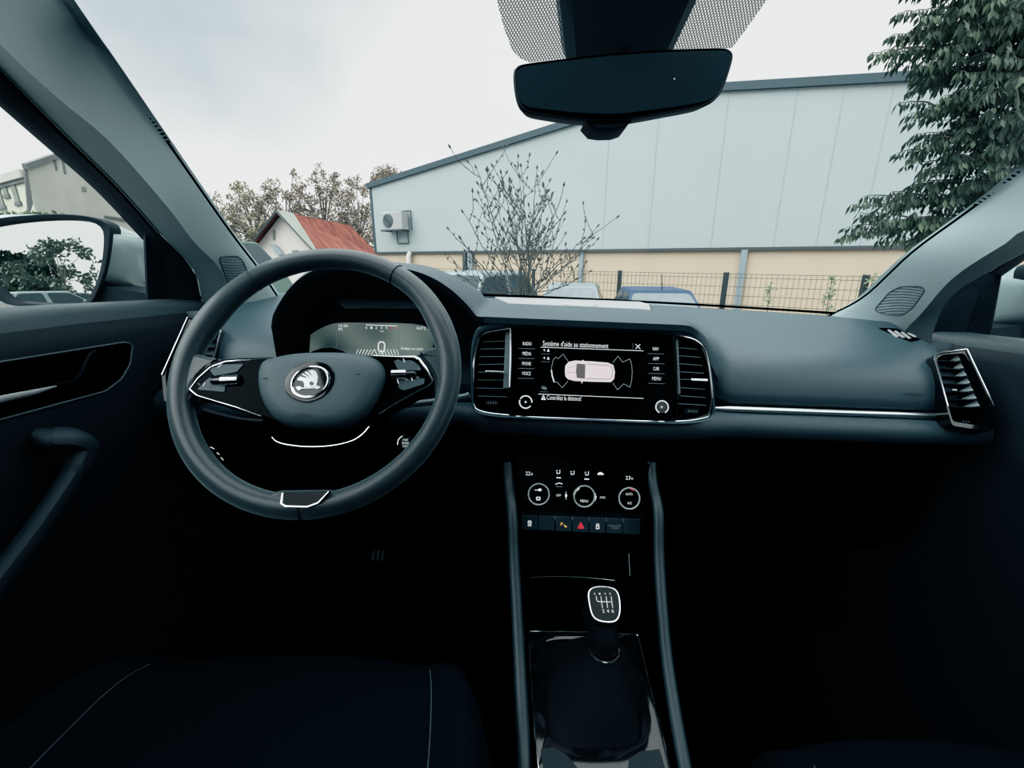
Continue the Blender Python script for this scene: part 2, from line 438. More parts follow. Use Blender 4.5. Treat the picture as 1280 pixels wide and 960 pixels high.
# centre fascia
FP = tilt((CX, .66, -.157), 19)
FO = [(588,474),(588,440),(592,416),(604,404.5),(645,398.5),(720,397.5),(800,402.5),(843,409),(870,419.5),(885,436),(892,468),(895,503),(891,525),(845,531),(740,527),(640,523.5),(598,518),(589,506)]
FI = [(593,474),(594,441),(599,422),(609,415.5),(645,409.5),(720,411),(800,415),(843,419.5),(868,427),(880,438),(887,468),(890,500),(887,520),(845,526),(740,523),(640,519.5),(600,513.5),(593,504)]
fo, fi = FP.pxs(FO, .008), FP.pxs(FI)
mb = MB(M['pad'])
so = spl([FP.pt(*p) for p in fo], 5, True); si = spl([FP.pt(*p) for p in fi], 5, True)
so2 = [(p-FP.o) for p in so]; so2 = [V((q.dot(FP.u), q.dot(FP.v))) for q in so2]
si2 = [(p-FP.o) for p in si]; si2 = [V((q.dot(FP.u), q.dot(FP.v))) for q in si2]
rows = [[FP.pt(*p, -.075) for p in so2], [FP.pt(*p, -.002) for p in so2], [FP.pt(*(p*.995), .004) for p in so2], [FP.pt(*p.lerp(q, .3), .006) for p, q in zip(so2, si2)],
        [FP.pt(*p.lerp(q, .75), .003) for p, q in zip(so2, si2)], [FP.pt(*q, -.003) for q in si2], [FP.pt(*q, -.03) for q in si2]]
mb.loft(rows, cv=True); mb.plate(FP, si2, -.032, M['black'])
part('fascia_surround', mb, dash, normals=True, ang=60)
mb = MB(M['glassblk'])
scr = FP.pxs([(641,409.5),(720,411),(842,419.5),(846,450),(846,490),(839,526.5),(740,523.5),(637,519.5),(636,480)])
mb.prism(FP, rpoly(scr, .004), -.028, 0, bev=.001)
touch = part('touchscreen_unit', mb, dash, 'black glass touchscreen showing a parking aid picture', normals=True)
g = MB(M['white'], M['dim'], M['pink'], M['grey'], M['glassblk']); h = .0006
def T(txt, x, y, hp, wp=None, al='C', mat='white', pl=FP, mb=None, hh=None):
    u = pl.up(x, y); (mb or g).text(pl, txt, pl.px(x, y), hp*u, h if hh is None else hh, M[mat], None if wp is None else wp*u, 0, al)
def L(pts, w, mat='white', pl=FP, mb=None, closed=False, hh=None):
    u = pl.up(*pts[0]); (mb or g).line(pl, pl.pxs(pts), w*u, h if hh is None else hh, M[mat], closed)
def F(pts, mat='white', pl=FP, mb=None, hh=None): (mb or g).plate(pl, pl.pxs(pts)[::-1], h if hh is None else hh, M[mat])
T("Système d'aide au stationnement", 719.5, 430.6, 6.4, 82)
L([(676,434),(804,438.6)], .7); L([(673,492.5),(804,498)], .7); L([(791,429),(791,436)], .5, 'dim')
L([(794.5,430.5),(800,436)], .9); L([(800,430.5),(794.5,436)], .9)
T('Contrôlez la distance!', 705, 497.4, 5.8, 43)
F([(676.2,499.6),(679.2,493.2),(682.4,500)])
F([(679.0,498.6),(679.7,498.7),(679.7,495.3),(679.0,495.2)], 'glassblk', hh=.0009)
for yy in (437.6, 447.4):
    F([(679,yy),(681,yy-1.6),(681,yy+1.8)]); F([(683.5,yy+2),(685.3,yy-1.8),(687,yy+2)]); L([(676.5,yy+4.6),(687.6,yy+5)], .5, 'dim')
F([(677,482.5),(682,483.5),(684,486),(682,487.5),(677,486)], 'dim'); L([(675,489.6),(685,490)], .5, 'dim')
# car seen from above, nose to the left
def mapc(pts): return [(570+x*340/1280, 380+y*340/1280) for x, y in pts]
F(mapc([(512,318),(514,290),(530,272),(560,266),(640,270),(715,276),(740,288),(748,320),(744,352),(728,368),(640,366),(555,362),(526,354),(514,340)]), 'pink')
F(mapc([(597,262),(590,270),(604,270)]), 'pink'); F(mapc([(588,364),(597,364),(592,376)]), 'pink')
F(mapc([(568,280),(608,284),(606,352),(568,348),(564,315)]), 'grey', hh=.0009)
L(mapc([(612,282),(725,290),(734,300),(736,322),(732,344),(722,354),(610,352)]), .6, 'grey', hh=.0009)
L(mapc([(530,300),(566,290)]), .4, 'grey', hh=.0009); L(mapc([(520,325),(565,322)]), .4, 'grey', hh=.0009)
L(mapc([(526,268),(504,236),(480,258),(470,250),(458,262),(449,300),(449,330),(462,368),(474,366),(500,394),(526,364)]), .5, 'soft')
L(mapc([(449,312),(452,336),(461,366)]), 1.5)
L(mapc([(738,276),(762,246),(784,274),(818,258),(826,285),(829,320),(826,360),(818,392),(788,376),(760,404),(738,372)]), .5, 'soft')
for i, w in enumerate(('RADIO','MEDIA','PHONE','VOICE')):
    y = 429.6+12.4*i; T(w, 659-.4*i, y, 4.4, 11); L([(648.5-.3*i,y+6),(668.5-.3*i,y+6.4)], .6, 'dim')
for i, w in enumerate(('NAV','APP','CAR','MENU')):
    y = 436+12.4*i; T(w, 819.6+.3*i, y, 4.4, 7.6 if i < 3 else 11); L([(809.5+.3*i,y+6),(830+.3*i,y+6.5)], .6, 'dim')
part('screen_graphics', g, touch)
for kx, ky in ((656.5,502.6),(823.6,508.8)):
    c = FP.px(kx, ky); u = FP.up(kx, ky); r = 9.2*u; mb = MB(M['gloss'])
    mb.lathe(FP.pt(*c, 0), FP.n, [(r*1.02,0),(r,.010),(r*.96,.012),(r*.80,.0125),(r*.76,.011),(0,.011)], n=32)
    k = part('rotary_knob', mb, touch, 'black knob with a white ring')
    mb = MB(M['white']); ring = []
    for a, b in ((0, 2.6), (2.9, 5.6)) if kx < 700 else ((-1, 1.9), (2.0, 4.2)):
        mb.line(FP, [(c[0]+r*.82*cos(a+(b-a)*i/18), c[1]+r*.82*sin(a+(b-a)*i/18)) for i in range(19)], 1.4*u, .0135)
    mb.line(FP, [(c[0]+r*.12*cos(i), c[1]+r*.12*sin(i)) for i in range(7)], .6*u, .0118)
    part('ring_mark', mb, k)
mb = MB(M['chrome'])
mb.tube([FP.pt(*FP.px(a,b), .001) for a, b in ((645,520.3),(740,524.2),(830,527))], .0009, n=6)
part('chrome_edge', mb, dash)

# centre vents
def vent(outline, bar, slats, knob, wheel, chrome, low, label):
    o = FP.pxs(outline); mb = MB(M['dark'])
    oo = rpoly(o, .006); inner = [p+(sum(oo, V((0,0)))/len(oo)-p)*.05 for p in oo]
    mb.ring(FP, oo, inner, -.03, .001, M['gloss']); mb.plate(FP, oo, -.027, M['black'])
    fr = part('air_vent', mb, dash, label, normals=True)
    for x0, x1, y0, y1 in slats:
        a, b = FP.px(x0, y0), FP.px(x1, y1); m = (a+b)/2; d = (b-a); w = d.length; d.normalize()
        u = FP.u*d.x+FP.v*d.y; v0 = FP.n.cross(u); n = (FP.n*.9+v0*.25).normalized()
        s = MB(M['dark'], M['grille']); s.obox(FP.pt(*m, -.0085), u, n.cross(u), n, w, .0012, .012)
        s.obox(FP.pt(*m, -.002)+v0*.0012, u, v0, FP.n, w, .0011, .0006, M['vedge'])
        part('slat', s, fr)
    s = MB(M['chrome']); a, b = FP.px(*knob[0]), FP.px(*knob[1]); m = (a+b)/2
    s.obox(FP.pt(*m, .002), FP.u, FP.v, FP.n, (b-a).length, .0042, .008); part('slider_tab', s, fr, 'silver slider tab', bevel=.001)
    s = MB(M['vbar']); a = FP.pxs(bar); s.prism(FP, a, -.02, -.001); part('inner_cheek', s, fr, normals=True)
    s = MB(M['dark'], M['dim']); c = FP.px(*wheel); s.obox(FP.pt(*c, -.004), FP.u, FP.v, FP.n, .022, .008, .01)
    for i in range(4): s.obox(FP.pt(c[0]-.006+.004*i, c[1], .0012), FP.u, FP.v, FP.n, .001, .003, .0004, M['dim'])
    part('thumbwheel', s, fr)
    s = MB(M['chromed'])
    s.tube([FP.pt(*(V((q-FP.o).dot(k) for k in (FP.u, FP.v))), .0055) for q in spl([FP.pt(*FP.px(a, b, .0055), .0055) for a, b in chrome[0]], 6)], .0014, n=6)
    s.tube([FP.pt(*FP.px(a, b, .004), .004) for a, b in chrome[1]], [.0021, .0019, .0016], n=6)
    part('chrome_surround', s, fr)
    s = MB(M['chrome']); s.tube(spl([FP.pt(*FP.px(a, b), .001) for a, b in low], 6), .0009, n=6); part('lower_chrome', s, fr)
M['vedge'] = pbr('slat_edge', (.10,.13,.14), .5, bump=.05)
M['vbar'] = pbr('vent_cheek_silver', (.16,.21,.22), .5, bump=.05)
vent([(593,474),(595,440),(600,422),(611,416),(638,411),(637,485),(635,519),(600,513),(592,504)],
     [(632,414),(637.4,412.5),(636,485),(629,485)],
     [(603,632,428,427),(600,632,437,436.5),(599,632,446.5,446.5),(598,632,456.5,456),(597,631,466,465.5),(596,630,475.8,476),(595,630,486,486.5),(596,634,496,497)],
     [(607,466),(630,465)], (615,503.5), [[(591,478),(592.5,450),(597,428),(603,419),(613,414.8),(638,410.6)], [(638.3,410.6),(638,450),(637,484)]], [(592,505),(596,511.5),(610,516),(636,519)],
     'left centre vent beside the touchscreen')
vent([(843,420),(868,427),(880,437),(886,458),(890,500),(887,519),(868,525),(845,526),(847,480)],
     [(844,422),(848,424),(851,492),(847.5,493)],
     [(849,874,435.5,437.5),(849,877,445.4,447.5),(849.5,879,455.4,457.7),(850,880.5,465.4,467.4),(850.5,881.5,475,475.5),(850.5,882,485.3,487.6),(850,883,495.5,498),(848,884,505.5,507.6)],
     [(862,474.6),(883,475.8)], (865,514), [[(843,418.6),(858,421.6),(870,426),(879,434),(884,446),(888,470),(891,498)], [(842.8,419),(844.5,455),(846.5,493)]], [(844,526.6),(866,525),(884,521),(887,517)],
     'right centre vent beside the touchscreen')

# passenger strip, ledge, glove box
st = []
for t in range(41):
    k = t/40; a = P(lerp(889, 1179, k), lerp(510.2, 520.2, k), y=.694); r = .0052*min(1, .45+k*8)
    st.append((a, r))
mb = MB(M['strip']); mb.tube([a for a, r in st], [r for a, r in st], n=12); part('trim_strip', mb, dash, 'long brushed silver strip')
mb = MB(M['black']); mb.loft([[(x, .70, -.212), (x, .715, -.215), (x, .715, -.240), (x, .70, -.243)] for x in (.32, .80)]); part('strip_groove', mb, dash, smooth=False)
mb = MB(M['padlow']); rows = []
n = 70
for i in range(n+1):
    x = lerp(-.575, .855, i/n); k = sst(.26, .42, x); j = 1-sst(-.05, -.02, x)
    y = lerp(.640, .668, k)+.03*j; dz = lerp(0, -.003, k)
    rows.append([(x, .76, -.224+dz), (x, y+.055, -.2275+dz), (x, y+.018, -.2325+dz), (x, y+.004, -.240+dz), (x, y, -.252+dz), (x, y+.002, -.266+dz), (x, y+.012, -.2745+dz), (x, y+.04, -.279+dz), (x, y+.10, -.282+dz)])
mb.loft(rows); part('lower_ledge', mb, dash, normals=False, ang=60)
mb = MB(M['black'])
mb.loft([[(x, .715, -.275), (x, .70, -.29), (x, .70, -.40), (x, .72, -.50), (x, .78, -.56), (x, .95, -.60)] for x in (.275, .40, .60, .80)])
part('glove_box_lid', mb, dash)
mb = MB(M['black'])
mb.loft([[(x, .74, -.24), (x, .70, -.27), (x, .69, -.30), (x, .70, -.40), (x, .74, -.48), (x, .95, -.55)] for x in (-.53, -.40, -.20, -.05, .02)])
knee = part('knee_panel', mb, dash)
mb = MB(M['white'])
kp = tilt((-.47, .685, -.327), 0)
for a, b in (((266,557),(270.5,559.1)), ((274,564.1),(276.8,566.1)), ((279.1,570.1),(281.9,573.1))): L([a, b], 1.1, 'white', kp, mb, hh=.006)
part('light_switch_mark', mb, knee)
SP = tilt((-.15, .655, -.295), 20, 8)
c = SP.px(509, 552); u = SP.up(509, 552)
mb = MB(M['gloss']); mb.lathe(SP.pt(*c, -.03), SP.n, [(11*u,0),(11*u,.030),(10*u,.034),(8.6*u,.034),(8.2*u,.033),(0,.033)])
sb = part('start_button', mb, dash, 'round black start stop button')
mb = MB(M['white'])
for i, w in enumerate(('START','ENGINE','STOP')): mb.text(SP, w, (c[0], c[1]+(3.8-3.8*i)*u), 2.6*u, .0335+.0008, None, (8 if i == 1 else 6.5)*u)
for a, b in ((2.0, 3.3), (-1.3, -.2)): mb.line(SP, [(c[0]+9.2*u*cos(lerp(a,b,i/10)), c[1]+9.2*u*sin(lerp(a,b,i/10))) for i in range(11)], 1.1*u, .0345)
part('button_lettering', mb, sb)

# side vents (modelled for the right one, mirrored for the left)
VS = tilt((.815, .685, -.160), 33, -14)
def vs(x, y, h=0.): return VS.px(x, y, h)
sv_out = [(1167,445),(1176,439),(1206,437),(1226,470),(1242,509),(1240,540),(1190,532),(1183,508),(1174,470)]
def side_vent(mir, label):
    f = mirmb if mir else (lambda m: m)
    mb = MB(M['gloss']); oo = [VS.px(*p) for p in sv_out]; k = rpoly(oo, .006); cen = sum(k, V((0,0)))/len(k)
    mb.ring(VS, k, [p+(cen-p)*.10 for p in k], -.045, 0); mb.plate(VS, k, -.04, M['black'])
    fr = part('side_vent', f(mb), dash, label, normals=True)
    for i in range(7):
        y = 450+9.6*i; x0 = 1172+1.6*i; x1 = 1204+4.1*i
        a, b = VS.px(x0, y), VS.px(x1, y+1.5); d = (b-a).normalized(); u = VS.u*d.x+VS.v*d.y; v0 = VS.n.cross(u)
        s = MB(M['dark']); s.obox(VS.pt(*((a+b)/2), -.012), u, (v0+VS.n*.2).normalized(), VS.n, (b-a).length, .0014, .02)
        part('slat', f(s), fr)
        c1 = VS.px(x1-1, y-1); c0 = VS.px(x1-10-1.3*i, y-1); c2 = VS.px(x1-3, y-8.5)
        s = MB(M['vbar']); s.add([VS.pt(*c0, -.016), VS.pt(*c1, -.004), VS.pt(*c2, -.008)], [[0,1,2]]); part('lit_louvre_cheek', f(s), fr)  # light on the vent side wall, painted as a paler triangle
    s = MB(M['chromed'])
    s.tube(spl([VS.pt(*VS.px(a,b), .002) for a, b in ((1207,437),(1190,439.5),(1174,442.5),(1167.5,448),(1170,458),(1177,484),(1183.5,508))], 6), .0013, n=6)
    s.tube([VS.pt(*VS.px(a,b), .002) for a, b in ((1207.5,437),(1224,472),(1241,508))], .0011, n=6)
    part('chrome_surround', f(s), fr)
    s = MB(M['dim']); c = VS.px(1207, 527)
    for i in range(3): s.obox(VS.pt(c[0]-.004+.004*i, c[1]-.0006*(i % 2), .001), VS.u, VS.v, VS.n, .0018, .001, .0004)
    part('thumbwheel_mark', f(s), fr)
    s = MB(M['white']); c = VS.px(1194, 487); s.obox(VS.pt(*c, -.001), VS.u, VS.v, VS.n, .006, .0012, .001); part('slider_tab', f(s), fr)
side_vent(False, 'side vent at the passenger end'); side_vent(True, 'side vent at the driver end')
# body beside and below the side vents
for mir in (False, True):
    mb = MB(M['padlow']); f = mirmb if mir else (lambda m: m)
    mb.loft([[(.78,.78,-.125),(.83,.80,-.112),(.885,.80,-.118)],[(.78,.775,-.18),(.835,.775,-.19),(.885,.75,-.22)],[(.78,.75,-.26),(.83,.75,-.27),(.885,.74,-.30)],[(.78,.80,-.31),(.83,.80,-.31),(.885,.80,-.32)]])
    part('dash_end', f(mb), dash)

# defroster grille on the right end
PT = bvh_of(dash_pad)
mb = MB(M['black']); o = [on(PT, p.x, p.y, .0015) for p in rpoly([V((a_, b_, 0)) for a_, b_ in ((1097,409.5),(1120,410.5),(1150,416),(1168,421),(1150,425),(1139,427.5),(1124,422))], 2)]
o = [p for p in o if p]; mb.add(o, [list(range(len(o)))])
dg = part('defroster_grille', mb, dash, normals=True)
for i in range(6):
    a_ = on(PT, 1110+8.2*i, 413.2+1.3*i, .003); b_ = on(PT, 1122+7.4*i, 421.5+1.1*i-(3 if i > 2 else 0)-(2 if i > 4 else 0), .003)
    if a_ and b_: s = MB(M['lid']); s.tube([a_, b_], .0034, n=8, flat=.5); part('fin', s, dg)
mb = MB(M['ink'])
tc0, tcx, tcy = on(PT, 1142, 493, .001), on(PT, 1152, 493.4, .001), on(PT, 1142, 488, .001)
AP = Pl(tc0, tcx-tc0, tcy-tc0); AP = Pl(tc0, AP.u, AP.n.cross(AP.u)); k_ = (tcx-tc0).length/10
mb.text(AP, 'AIRBAG', (0, 0), 4*k_, .0012, None, 24*k_); part('airbag_lettering', mb, dash)

# instrument display inside the hood
IP = tilt((-.225, .765, -.135), 14)
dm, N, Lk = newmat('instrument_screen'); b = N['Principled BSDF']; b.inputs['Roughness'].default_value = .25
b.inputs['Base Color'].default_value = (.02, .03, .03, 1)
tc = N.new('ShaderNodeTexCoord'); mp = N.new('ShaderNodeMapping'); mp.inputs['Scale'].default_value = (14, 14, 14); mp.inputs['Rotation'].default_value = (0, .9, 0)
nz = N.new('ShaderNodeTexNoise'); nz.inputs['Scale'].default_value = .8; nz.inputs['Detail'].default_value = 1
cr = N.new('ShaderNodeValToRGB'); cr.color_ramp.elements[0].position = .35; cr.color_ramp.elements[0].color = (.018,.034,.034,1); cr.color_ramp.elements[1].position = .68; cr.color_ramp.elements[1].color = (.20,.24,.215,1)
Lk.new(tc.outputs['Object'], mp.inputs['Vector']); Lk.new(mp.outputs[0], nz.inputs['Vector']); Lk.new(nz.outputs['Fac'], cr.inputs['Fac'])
Lk.new(cr.outputs['Color'], b.inputs['Emission Color']); b.inputs['Emission Strength'].default_value = .8  # sky reflections on the display, painted as a glowing gradient
def mapi(pts): return [(360+x*200/1280, 370+y*200/1280) for x, y in pts]
scrn = mapi([(180,310),(230,275),(300,240),(370,218),(450,212),(800,214),(1000,222),(1080,235),(1120,260),(1150,320),(1160,380),(1140,440),(1090,475),(900,500),(200,500),(170,460)])
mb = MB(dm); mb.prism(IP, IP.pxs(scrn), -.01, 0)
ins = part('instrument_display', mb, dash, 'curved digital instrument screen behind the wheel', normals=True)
g = MB(M['white'], M['dim'], M['red']); h = .0008
def mi(x, y): return mapi([(x, y)])[0]
T('16:26', *mi(444,236), 3.4, 11.5, pl=IP); T('(P)', *mi(420,264), 3.4, 5, pl=IP)
part('clock_readout', g, ins); g = MB(M['white'], M['dim'], M['red'])
L(mapi([(625,231),(870,240)]), .9, pl=IP); part('rev_bar', g, ins); g = MB(M['white'], M['dim'], M['red']); L(mapi([(390,220),(392,410)]), .5, 'dim', IP); part('divider_line', g, ins); g = MB(M['white'], M['dim'], M['red']); L(mapi([(896,262),(876,455)]), .7, 'dim', IP)
part('divider_line', g, ins); g = MB(M['white'], M['dim'], M['red'])
for i in range(7): T(str(i), *mi(628+40*i, 254), 3, 2.2, pl=IP, mat='red' if i > 4 else 'white')
T('x1000', *mi(750,282), 1.8, 5, pl=IP)
part('rev_scale', g, ins); g = MB(M['white'], M['dim'], M['red'])
L(mapi([(735,368),(762,368),(774,384),(772,430),(762,445),(735,445),(724,430),(724,384)]), 1.5, pl=IP, closed=True)
T('km/h', *mi(747,458), 2, 6, pl=IP)
part('speed_readout', g, ins); g = MB(M['white'], M['dim'], M['red'])
T('16.0°C', *mi(1068,257), 3.6, 12, pl=IP); part('outside_temperature', g, ins); g = MB(M['white'], M['dim'], M['red']); T('Guidage non activé', *mi(992,420), 3.2, 28, pl=IP)
for i in range(20):
    if 320 < 395-395+i*25 < 345: continue
    x = 395+i*25; sl = 14 if i < 12 else -10
    L(mapi([(x-sl*.8+8, 470), (x+sl*.8+8, 428)]), .8, 'dim' if i < 6 else 'white', IP)
for i in range(5): L(mapi([(1030+i*16,470),(1050+i*16,452)]), .8, 'dim', IP)
part('guidance_line', g, ins); h = .0006
mb = MB(M['door2']); hp = Pl((-.22, .72, -.06), (1, 0, 0), (0, 1, .35))
mb.plate(hp, [hp.px(*p) for p in ((418,375),(512,375.5),(524,387),(431,387))], .002); part('hood_underside_panel', mb, dash)
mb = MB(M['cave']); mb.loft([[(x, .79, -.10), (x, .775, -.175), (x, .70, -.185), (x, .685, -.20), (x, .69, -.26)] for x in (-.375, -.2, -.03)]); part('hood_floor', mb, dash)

# stack below the screen: climate panel and button row
KP = tilt((CX, .642, -.372), 20)
mb = MB(M['glassblk']); mb.prism(KP, rpoly(KP.pxs([(645,570),(818,580),(806,642),(652,636)]), .006), -.03, 0, bev=.001)
cp = part('climate_panel', mb, dash, 'black climate control panel with three ring dials', normals=True)
g = MB(M['white'], M['dim'], M['red'])
def flush(nm, par):
    global g
    part(nm, g, par); g = MB(M['white'], M['dim'], M['red'])
def mk(x, y): return (640+x*180/1280, 570+y*180/1280)
T('22', *mk(142,154), 4.6, 6, pl=KP); T('5', *mk(177,160), 2.8, 2.2, pl=KP); flush('temperature_readout', cp); T('23', *mk(1030,193), 4.6, 6, pl=KP); T('0', *mk(1067,200), 2.8, 2.2, pl=KP); flush('temperature_readout', cp)
for x, y in ((408,140),(534,148),(662,154)):
    q = lambda a, b: mk(x+a, y+b)
    F([q(14,-18),q(20,-18),q(20,14),q(4,20),q(4,14),q(14,10)], pl=KP); L([q(-16,-10),q(-2,-10)], .7, pl=KP); L([q(-14,2),q(0,12)], .7, pl=KP); F([q(-12,14),q(-2,14),q(-2,20),q(-12,20)], pl=KP); flush('airflow_symbol', cp)
L([mk(397,192),mk(432,194)], 1.3, pl=KP); flush('indicator_light', cp); L([mk(645,204),mk(681,206)], 1.5, pl=KP); flush('indicator_light', cp)
F([mk(757,160),mk(766,150),mk(780,142),mk(796,144),mk(806,152),mk(818,162),mk(810,168),mk(762,168)], pl=KP); flush('recirculation_symbol', cp)
L([mk(388,250),mk(404,244),mk(424,240),mk(446,248)], 1.0, pl=KP); L([mk(390,270),mk(446,274)], .8, 'dim', KP); flush('defrost_symbol', cp)
T('OFF', *mk(413,349), 2.8, 6, pl=KP); flush('off_lettering', cp); T('SYNC', *mk(806,368), 2.8, 7.2, pl=KP); flush('sync_lettering', cp)
for x, y in ((480,352),(741,366)): L([mk(x,y-34),mk(x,y+34)], .6, pl=KP); F([mk(x-9,y-12),mk(x+9,y-12),mk(x+9,y+12),mk(x-9,y+12)], pl=KP); flush('seat_symbol', cp)
for (x, y), kind in (((229,322),0),((624,340),1),((1014,358),2)):
    c0 = mk(x, y); c = KP.px(*c0); u = KP.up(*c0); r = 13.5*u; mb = MB(M['gloss'])
    mb.lathe(KP.pt(*c, 0), KP.n, [(r*1.06,0),(r*1.02,.016),(r*.98,.018),(r*.84,.018),(r*.80,.016),(0,.016)], n=36)
    mb.mats[0] = M['glassblk']; k = part('climate_dial', mb, cp); mb = MB(M['satin'])
    ci = [KP.pt(c[0]+r*.93*cos(2*pi*i/40), c[1]+r*.93*sin(2*pi*i/40), .0185) for i in range(40)]; mb.tube(ci, .0013, n=6, closed=True); part('chrome_ring', mb, k)
    g = MB(M['white']); hh = .0165
    if kind == 0:
        F([mk(194,285),mk(222,283),mk(236,272),mk(252,276),mk(256,286),mk(250,296),mk(234,298),mk(222,290),mk(194,291)], pl=KP, mb=g, hh=hh)
        L([mk(212,350),mk(240,350),mk(240,372),mk(212,372)], 1.2, pl=KP, mb=g, closed=True, hh=hh)
    elif kind == 1: T('MENU', *mk(625,382), 3.2, 9.6, pl=KP, mb=g, hh=hh); L([mk(536,320),mk(548,292),mk(576,272)], 2.2, pl=KP, mb=g, hh=.0188)
    else:
        T('AUTO', *mk(1015,322), 3, 8.4, pl=KP, mb=g, hh=hh); T('A/C', *mk(1019,400), 3, 5.6, pl=KP, mb=g, hh=hh); L([mk(1024,274),mk(1050,288)], 1.4, 'red', KP, g, hh=.0188)
    part('dial_lettering', g, k)
RP = tilt((CX, .628, -.414), 8)
mb = MB(M['dark']); mb.prism(RP, rpoly(RP.pxs([(650,631),(809,642),(803,667),(652,662)]), .004), -.04, -.004); br = part('button_panel', mb, dash, normals=True)
edges = [(652,672),(673,693),(694.5,714.5),(716,735.5),(737,756.5),(758,778),(779,800)]
for i, (a, b) in enumerate(edges):
    ya, yb2 = 644.5+(a-652)*.035, 661.5+(a-652)*.045
    mb = MB(M['padlow']); mb.prism(RP, RP.pxs([(a,ya),(b,ya+.7),(b,yb2+.9),(a,yb2)]), -.01, .001, bev=.0008)
    k = part('push_button', mb, br, normals=True); g = MB(M['white']); cx_ = (a+b)/2; cy_ = (ya+yb2)/2+.6; q = lambda x, y: (cx_+x, cy_+y); hh = .0018
    if i == 0:
        L([q(-1.5,-3),q(1.5,-3),q(2.2,-1),q(-2.2,-1)], .8, pl=RP, mb=g, closed=True, hh=hh); L([q(-2,1),q(2,1)], 1, pl=RP, mb=g, hh=hh); L([q(-2,3),q(2,3)], .9, pl=RP, mb=g, hh=hh)
    elif i == 2: T('P', *q(-2.4,-.8), 4.2, 3, 'C', 'amber', RP, g, hh); F([q(-.6,-.4),q(3.6,1.6),q(3.8,3.4),q(1.5,3)], 'amber', RP, g, hh)
    elif i == 3: L([q(0,-3.4),q(-3.7,3.4),q(3.7,3.4)], 1.3, 'red', RP, g, True, hh); L([q(0,-.6),q(-1.4,2),q(1.4,2)], .9, 'red', RP, g, True, hh)
    elif i == 4: L([q(-1.5,-.4),q(1.6,-.4),q(1.6,3.2),q(-1.5,3.2)], 1, pl=RP, mb=g, closed=True, hh=hh); L([q(-1.2,-.6),q(-1.2,-2.6),q(1.3,-2.6),q(1.3,-1)], .8, pl=RP, mb=g, hh=hh)
    elif i == 5: T('PASSENGER', *q(0,-1.2), 2.1, 16, 'C', 'dim', RP, g, hh); T('AIRBAG', *q(.4,1.7), 2.1, 10, 'C', 'dim', RP, g, hh)
    if g.v: part('button_symbol', g, k)
    if i in (1,2,3,4,5):
        s = MB(M['dim']); s.line(RP, RP.pxs([(b+.4,ya-.8),(b+1.2,ya+4.2)]), .0008, .0014); part('divider_light', s, br)
h = .0006

# ---- centre console
con = thing('center_console', 'dark centre console with gloss black gear surround and two slim side rails', 'console', (CX, .40, -1.0))
rp = spl([P(a, b, x=c) for a, b, c in ((814,578,.262),(816,605,.262),(823,640,.260),(824,700,.256),(831,800,.247),(842,880,.241),(857,965,.235))], 8)
rp += [rp[-1]+V((-.004, -.16, -.06)), rp[-1]+V((-.004, -.45, -.10))]
lpx = [(634,578),(636,605),(640,640),(642.5,700),(648,800),(652,880),(656,965)]
lp = []
lps = spl([(a, b, 0) for a, b in lpx], 8)
for i, q in enumerate(lps):
    yy = spl([P(a, b, x=c) for a, b, c in ((814,578,.262),(816,605,.262),(823,640,.260),(824,700,.256),(831,800,.247),(842,880,.241),(857,965,.235))], 8)[i].y
    lp.append(P(q.x, q.y, y=yy))
lp += [lp[-1]+V((.004, -.16, -.06)), lp[-1]+V((.004, -.45, -.10))]
for pth in (rp, lp):
    mb = MB(M['rail']); mb.tube(resample(pth, 60), .0066, n=12, flat=1.3, up=V((1, 0, 0))); part('side_rail', mb, con)
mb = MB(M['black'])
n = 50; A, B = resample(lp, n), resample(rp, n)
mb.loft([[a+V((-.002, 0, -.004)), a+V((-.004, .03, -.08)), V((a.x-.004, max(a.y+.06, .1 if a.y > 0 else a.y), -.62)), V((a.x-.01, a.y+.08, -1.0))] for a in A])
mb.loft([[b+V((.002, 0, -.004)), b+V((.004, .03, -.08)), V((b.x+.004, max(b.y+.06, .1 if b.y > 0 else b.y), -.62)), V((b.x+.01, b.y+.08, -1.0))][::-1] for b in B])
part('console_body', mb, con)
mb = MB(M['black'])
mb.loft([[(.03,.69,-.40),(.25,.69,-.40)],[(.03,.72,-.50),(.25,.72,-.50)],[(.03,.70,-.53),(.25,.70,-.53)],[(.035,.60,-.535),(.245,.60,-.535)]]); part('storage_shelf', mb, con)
mb = MB(M['chrome']); mb.tube(spl([P(a, b, y=.60) for a, b in ((662,722),(690,720.6),(720,721.2),(745,723),(768,725.6))], 6), .0011, n=6); part('shelf_chrome', mb, con)
mb = MB(M['dim']); mb.tube([P(786,692,x=.243), P(787.5,720,x=.243)], .0006, n=6); part('shelf_light_line', mb, con)
DK = Pl((CX, .44, -.56), (1, 0, 0), (0, 1, .03))
ol = [(660,790),(700,789.4),(740,790),(797,793.5),(806,830),(818,880),(829,925),(838,965),(856,1060),(640,1060),(672,965),(669,925),(665,870),(662,820)]
hole = [(679,802),(700,799),(740,799),(776,801),(789,806),(796,850),(801,900),(802,922),(792,931),(770,935),(740,937),(705,933),(692,926),(686,914),(682,880),(679,840)]
OO = resample([DK.pt(*DK.px(a, b)) for a, b in ol+[ol[0]]], 65)[:-1]
HH = resample([DK.pt(*p) for p in rpoly(DK.pxs(hole), .01)] + [DK.pt(*rpoly(DK.pxs(hole), .01)[0])], 65)[:-1]
k0 = min(range(64), key=lambda i: (HH[i]-OO[0]).length); HH = HH[k0:]+HH[:k0]
mb = MB(M['gloss']); mb.loft([OO, [h_+(o-h_)*.25+V((0,0,.002)) for h_, o in zip(HH, OO)], [h_+V((0,0,.0005)) for h_ in HH], [h_-V((0,0,.02)) for h_ in HH]], cv=True)
